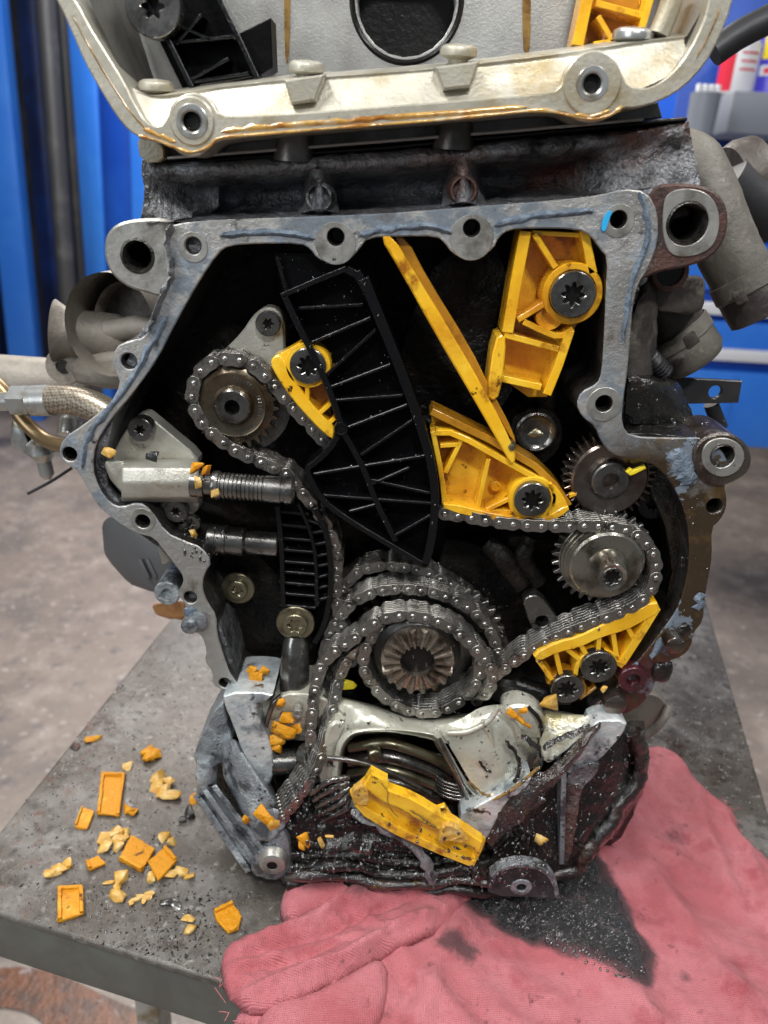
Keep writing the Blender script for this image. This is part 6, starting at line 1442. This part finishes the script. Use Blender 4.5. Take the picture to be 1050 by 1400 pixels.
# ================================================================== RIGHT BACKGROUND PARTS
HR = thing('intercooler_pipe', 'thick dusty grey hose curving down at the upper right of the engine', 'hose', tuple(U(980, 330, .15)))
k = pxm(980, 300, .12)
hp = [U(915, 215, .16), U(945, 225, .15), U(968, 270, .14), U(990, 330, .13), U(1025, 400, .12)]
tube('hose_wall', hp, 42*k, M['hosegrey'], HR, n=32, sm=10, rough=(.02, .0008, 60, 1), rfun=lambda t: (40+4*t)*k)
d_ = (hp[-1]-hp[-2]).normalized()
LA('hose_clamp', hp[-1]-d_*.016, d_, [(45*k, 0), (47*k, .001), (47*k, .014), (45*k, .015)], M['hosegrey'], HR, n=40, cap=False)
LA('hose_tip', hp[-1], d_, [(44*k, -.001), (44.5*k, .006), (43*k, .02), (39*k, .021)], M['hosedark'], HR, n=40)
hull('clamp_latch', [U(1000, 400, .085), U(1016, 395, .085), U(1025, 412, .085), U(1008, 418, .085), U(1005, 400, .1), U(1020, 415, .1)], M['hosedark'], HR, .001)
TH = thing('thermostat_housing', 'grimy clamped hose fitting right of the case beneath the rusty lug', 'hose fitting', tuple(U(920, 440, .08)))
k = pxm(920, 440, .08)
p0 = U(890, 400, .10); p1 = U(945, 480, .09); d_ = (p1-p0).normalized()
tube('fitting_body', [U(880, 385, .11), U(905, 425, .105), U(938, 472, .10)], 44*k, M['hosedark'], TH, n=28, rough=(.015, .001, 60, 1))
e = U(930, 462, .10); d_ = (U(938, 472, .10)-U(905, 425, .105)).normalized()
LA('clamp_band', e, d_, [(46*k, -.008), (48*k, -.007), (48*k, .003), (46*k, .004)], M['hosegrey'], TH, n=36, cap=False)
LA('fitting_end', e, d_, [(45*k, .004), (45*k, .018), (38*k, .024), (34*k, .025)], M['hosegrey'], TH, n=36)
hull('clamp_latch', [U(932, 462, .045), U(948, 450, .045), U(958, 466, .045), U(940, 480, .045), U(936, 465, .06), U(955, 468, .06)], M['hosedark'], TH, .001)
hull('fitting_block', [U(895, 388, .04), U(935, 375, .04), U(965, 378, .04), U(962, 425, .04), U(930, 430, .04), U(890, 425, .04), U(900, 390, .09), U(962, 385, .09), U(955, 425, .09)], M['hosedark'], TH, .004, (.01, .0012, 80, 3))
LA('eyelet', U(917, 372, .03), BK, [(.0085, .003), (.009, 0), (.0115, 0), (.0125, .001), (.0125, .012)], M['rust'], TH, n=32)
LA('eyelet_bore', U(917, 372, .032), BK, [(.0088, 0), (.0088, .004)], M['hole'], TH)
pts = []
tube('corrugated_sleeve', [U(866, 468, .04), U(888, 488, .045), U(910, 510, .05)], .0062, M['rubber'], TH, n=14, sm=20, rfun=lambda t: .0062+.0010*math.sin(t*80))
BRK = tag(prism('bracket_plate', [(900, 515), (1015, 521), (1010, 551), (905, 553)], .10, .004, M['dkmetal'], None, holes=[(978, 536, 9)], ch=0), 'flat dark bracket strip with one round hole over the blue cabinet', 'bracket')
tag(tube('black_rod', [U(972, 552, .11), U(985, 585, .11)], .006, M['rubber'], None, n=12), 'short black rod below the flat bracket strip', 'rod')
BH = thing('black_coupling', 'black pipe coupling leaving the picture at the upper right edge', 'pipe', tuple(U(1030, 270, .2)))
tube('coupling_pipe', [U(990, 250, .18), U(1020, 275, .18), U(1060, 300, .18)], .022, M['rubber'], BH, n=20)
LA('coupling_disc', U(1010, 250, .20), (1, .2, .3), [(.030, -.01), (.034, 0), (.034, .012)], M['hosedark'], BH, n=28)
tag(tube('black_hose', [U(975, 72, .25), U(1010, 48, .25), U(1048, 28, .25), (U(1090, 5, .25))], .0115, M['rubber'], None, n=18), 'black rubber hose crossing blue cabinet at the top right corner', 'hose')

# blue tool cabinet far right
YT = 2.1
CB = thing('tool_cabinet', 'bright blue workshop tool cabinet with white drawer strips at the right', 'tool cabinet', (1.2, YT, FZ))
a = U(905, 100, YT); zt = U(1000, -80, YT).z+.2; zb = U(1005, 598, YT).z; xl = U(880, 400, YT).x
hull('cabinet_body', boxpts((xl, YT+.03, zb), (xl+1.6, YT+.6, zt)), M['blue'], CB, .01)
for (y0, y1) in ((205, 226), (245, 312), (332, 398), (440, 488), (508, 610)):
    z1 = U(1000, y0, YT).z; z0 = U(1000, y1, YT).z
    hull('drawer_front', boxpts((xl+.03, YT, z0), (xl+1.55, YT+.028, z1)), M['blueb'] if y0 > 240 else M['blue'], CB, .006)
for y in (234, 322, 434, 496):
    z = U(1000, y-12, YT).z
    hull('drawer_handle', boxpts((xl+.04, YT-.03, z-.020), (xl+1.5, YT-.002, z+.020)), M['white'], CB, .006)
hull('frame_line', boxpts((xl+.35, YT-.004, zb+.02), (xl+.37, YT+.002, U(1000, 512, YT).z)), M['blueb'], CB, .002)
for x_ in (xl+.1, xl+1.4): LA('castor', Vector((x_, YT+.3, FZ)), (0, 0, 1), [(.03, 0), (.05, .03), (.05, .06), (.02, .08), (.02, zb-FZ)], M['dkmetal'], CB, n=16)
ZS = U(1000, 160, YT-.15).z
SH = tag(hull('wall_shelf', boxpts((U(978, 160, YT-.15).x, YT-.25, ZS-.05), (xl+1.5, YT+.02, ZS+.055)), M['greyplastic'], None, .01), 'grey plastic tray shelf on the blue cabinet under the spray cans', 'shelf')
def can(px, rad, h, mb, label, band, ov, cap, cap_m):
    zt_ = ZS+.055; c = U(px, 150, YT-.16); c = Vector((c.x, YT-.14, zt_))
    T = thing('spray_can', label, 'spray can', tuple(c))
    LA('can_body', c, (0, 0, 1), [(rad*.96, .0), (rad, .004), (rad, h*.72), (rad*.9, h*.78), (rad*.55, h*.84)], mb, T, n=32)
    LA('cap', c+Vector((0, 0, h*.83)), (0, 0, 1), [(rad*.5, 0), (rad*.5, h*.15), (rad*.45, h*.17)], cap_m, T, n=24)
    return T, c
T_, c_ = can(1003, .052, .165, M['white'], 'white spray can with red side label on the grey shelf', None, None, None, M['greyplastic'])
def arc_label(T, c, rad, a0, a1, z0, z1, m, nm):
    bm = bmesh.new(); A, B = [], []
    for i in range(13):
        a = a0+(a1-a0)*i/12; A.append(bm.verts.new(c+Vector((rad*math.cos(a), rad*math.sin(a), z0)))); B.append(bm.verts.new(c+Vector((rad*math.cos(a), rad*math.sin(a), z1))))
    for i in range(12): bm.faces.new([A[i], A[i+1], B[i+1], B[i]])
    finish(nm, bm, m, T)
arc_label(T_, c_, .0530, R(150), R(235), .006, .115, M['red'], 'red_label')
for j in range(3): arc_label(T_, c_, .0530, R(250), R(300), .095-j*.02, .100-j*.02, M['red'], 'label_line')
T_, c_ = can(1052, .072, .235, M['canblue'], 'blue spray can with yellow badge and red cap at the right edge', None, None, None, M['red'])
arc_label(T_, c_, .0730, R(215), R(325), .085, .165, M['canyellow'], 'yellow_badge'); arc_label(T_, c_, .0730, R(215), R(325), .045, .07, M['white'], 'white_band'); arc_label(T_, c_, .0736, R(225), R(325), .050, .064, M['red'], 'red_stripe')
def print3d(body, loc, size, m, parent, rotz=0, nm='lettering'):
    fc = bpy.data.curves.new(nm, 'FONT'); fc.body = body; fc.size = size; fc.extrude = .0006; fc.align_x = 'CENTER'
    fo = bpy.data.objects.new(nm, fc); COL.objects.link(fo); dg = bpy.context.evaluated_depsgraph_get(); dg.update()
    me = bpy.data.meshes.new_from_object(fo.evaluated_get(dg)); bpy.data.objects.remove(fo)
    me.materials.clear(); me.materials.append(m)
    o = bpy.data.objects.new(nm, me); COL.objects.link(o); o.parent = parent; o.location = Vector(loc)-WL[parent]; o.rotation_euler = (R(90), 0, rotz); return o
print3d('WD-40', c_+Vector((-.012, -.0755, .185)), .036, M['canblue'], T_, R(-8))
CU = thing('pen_cup', 'dark grey cup with white topped tubes left of the spray cans', 'cup', tuple(U(958, 200, YT-.3)))
c = U(957, 172, YT-.35)
LA('cup_body', c, (0, 0, 1), [(.030, -.14), (.036, .0), (.038, .075), (.034, .075), (.032, .0)], M['greyplastic'], CU, n=28)
for j in range(4): LA('tube_cap', c+Vector((-.024+j*.016, -.01, .07)), (0, 0, 1), [(.007, 0), (.008, .02), (.006, .024)], M['white'], CU, n=12)

# ------------------------------------------------------------------ oil beads clinging to the wet engine surfaces
dg = bpy.context.evaluated_depsgraph_get(); dg.update()
bm = bmesh.new(); rq = random.Random(21)
ZONES = [(((395, 1120), (760, 1120), (760, 1215), (395, 1205)), 900, 1.2), (((660, 1060), (860, 1000), (870, 1060), (790, 1180), (680, 1190)), 650, 1.2), (((600, 960), (800, 985), (740, 1080), (660, 1100)), 200, .9),
         (((385, 400), (495, 370), (600, 600), (600, 770), (430, 650)), 330, .55), (((380, 690), (450, 690), (455, 870), (390, 830)), 160, .6), (((850, 510), (1020, 590), (1020, 660), (880, 620)), 200, .8),
         (((440, 770), (690, 800), (690, 960), (440, 960)), 330, .55), (((920, 640), (975, 700), (960, 860), (840, 980), (830, 940), (930, 820)), 160, .8), (((300, 950), (420, 950), (420, 1100), (330, 1100)), 160, .8), (((240, 700), (320, 720), (300, 780), (250, 760)), 100, .9),
         (((370, 335), (480, 350), (400, 400)), 50, .5), (((680, 820), (880, 860), (860, 960), (690, 960)), 120, .7), (((390, 1060), (500, 1060), (500, 1130), (390, 1130)), 220, 1.2)]
ZONES.append((((650, 1235), (740, 1205), (808, 1180), (842, 1240), (882, 1330), (850, 1338), (760, 1297)), 900, .75))
for zi, (poly, cnt, sz) in enumerate(ZONES):
    if zi != 13: cnt = int(cnt*(.30 if zi in (4, 5, 10) else (.8 if zi != 1 else .5) if zi in (0, 1, 12) else .25 if zi in (7, 5) else .5)); sz *= .8
    xs = [p[0] for p in poly]; ys = [p[1] for p in poly]; done = 0
    while done < cnt:
        a, b = rq.uniform(min(xs), max(xs)), rq.uniform(min(ys), max(ys))
        if not inpoly(a, b, poly): continue
        done += 1
        hit, loc, nor, idx, ob, mtx = S.ray_cast(dg, CP, ray(a, b).normalized())
        if not hit or ('cloth' in ob.name) != (zi == 13): continue
        mn = ob.data.materials[0].name if ob.data.materials else ''
        if ('yellow' in mn or 'pale' in mn or 'bluish' in mn or 'plastic' in mn and 'black' not in mn) and rq.random() < .85: continue
        if nor.dot(CP-loc) < 0: nor = -nor
        s_ = sz*(.0005+.0013*rq.random()**2.5); st_ = 1+1.8*rq.random()**2
        x, y, z = frame_from(nor); up_ = Vector((0, 0, 1)); t1 = up_-z*up_.dot(z)
        if t1.length < .1: t1 = x
        t1.normalize(); t2 = z.cross(t1)
        rings = []
        for rr_, hh in ((1, -.1), (.92, .35), (.5, .72)):
            rings.append([bm.verts.new(loc+t1*s_*st_*rr_*math.cos(q*math.pi/3)+t2*s_*rr_*math.sin(q*math.pi/3)+z*s_*hh) for q in range(6)])
        tp = bm.verts.new(loc+z*s_*.85)
        for A_, B_ in zip(rings, rings[1:]):
            for q in range(6): bm.faces.new([A_[q], A_[(q+1) % 6], B_[(q+1) % 6], B_[q]])
        for q in range(6): bm.faces.new([rings[-1][q], rings[-1][(q+1) % 6], tp])
bmesh.ops.recalc_face_normals(bm, faces=bm.faces)
ob_ = finish('oil_beads', bm, dm, None, 80); tag(ob_, 'glossy oil beads clinging to the wet engine castings and chains', 'oil'); ob_['kind'] = 'stuff'
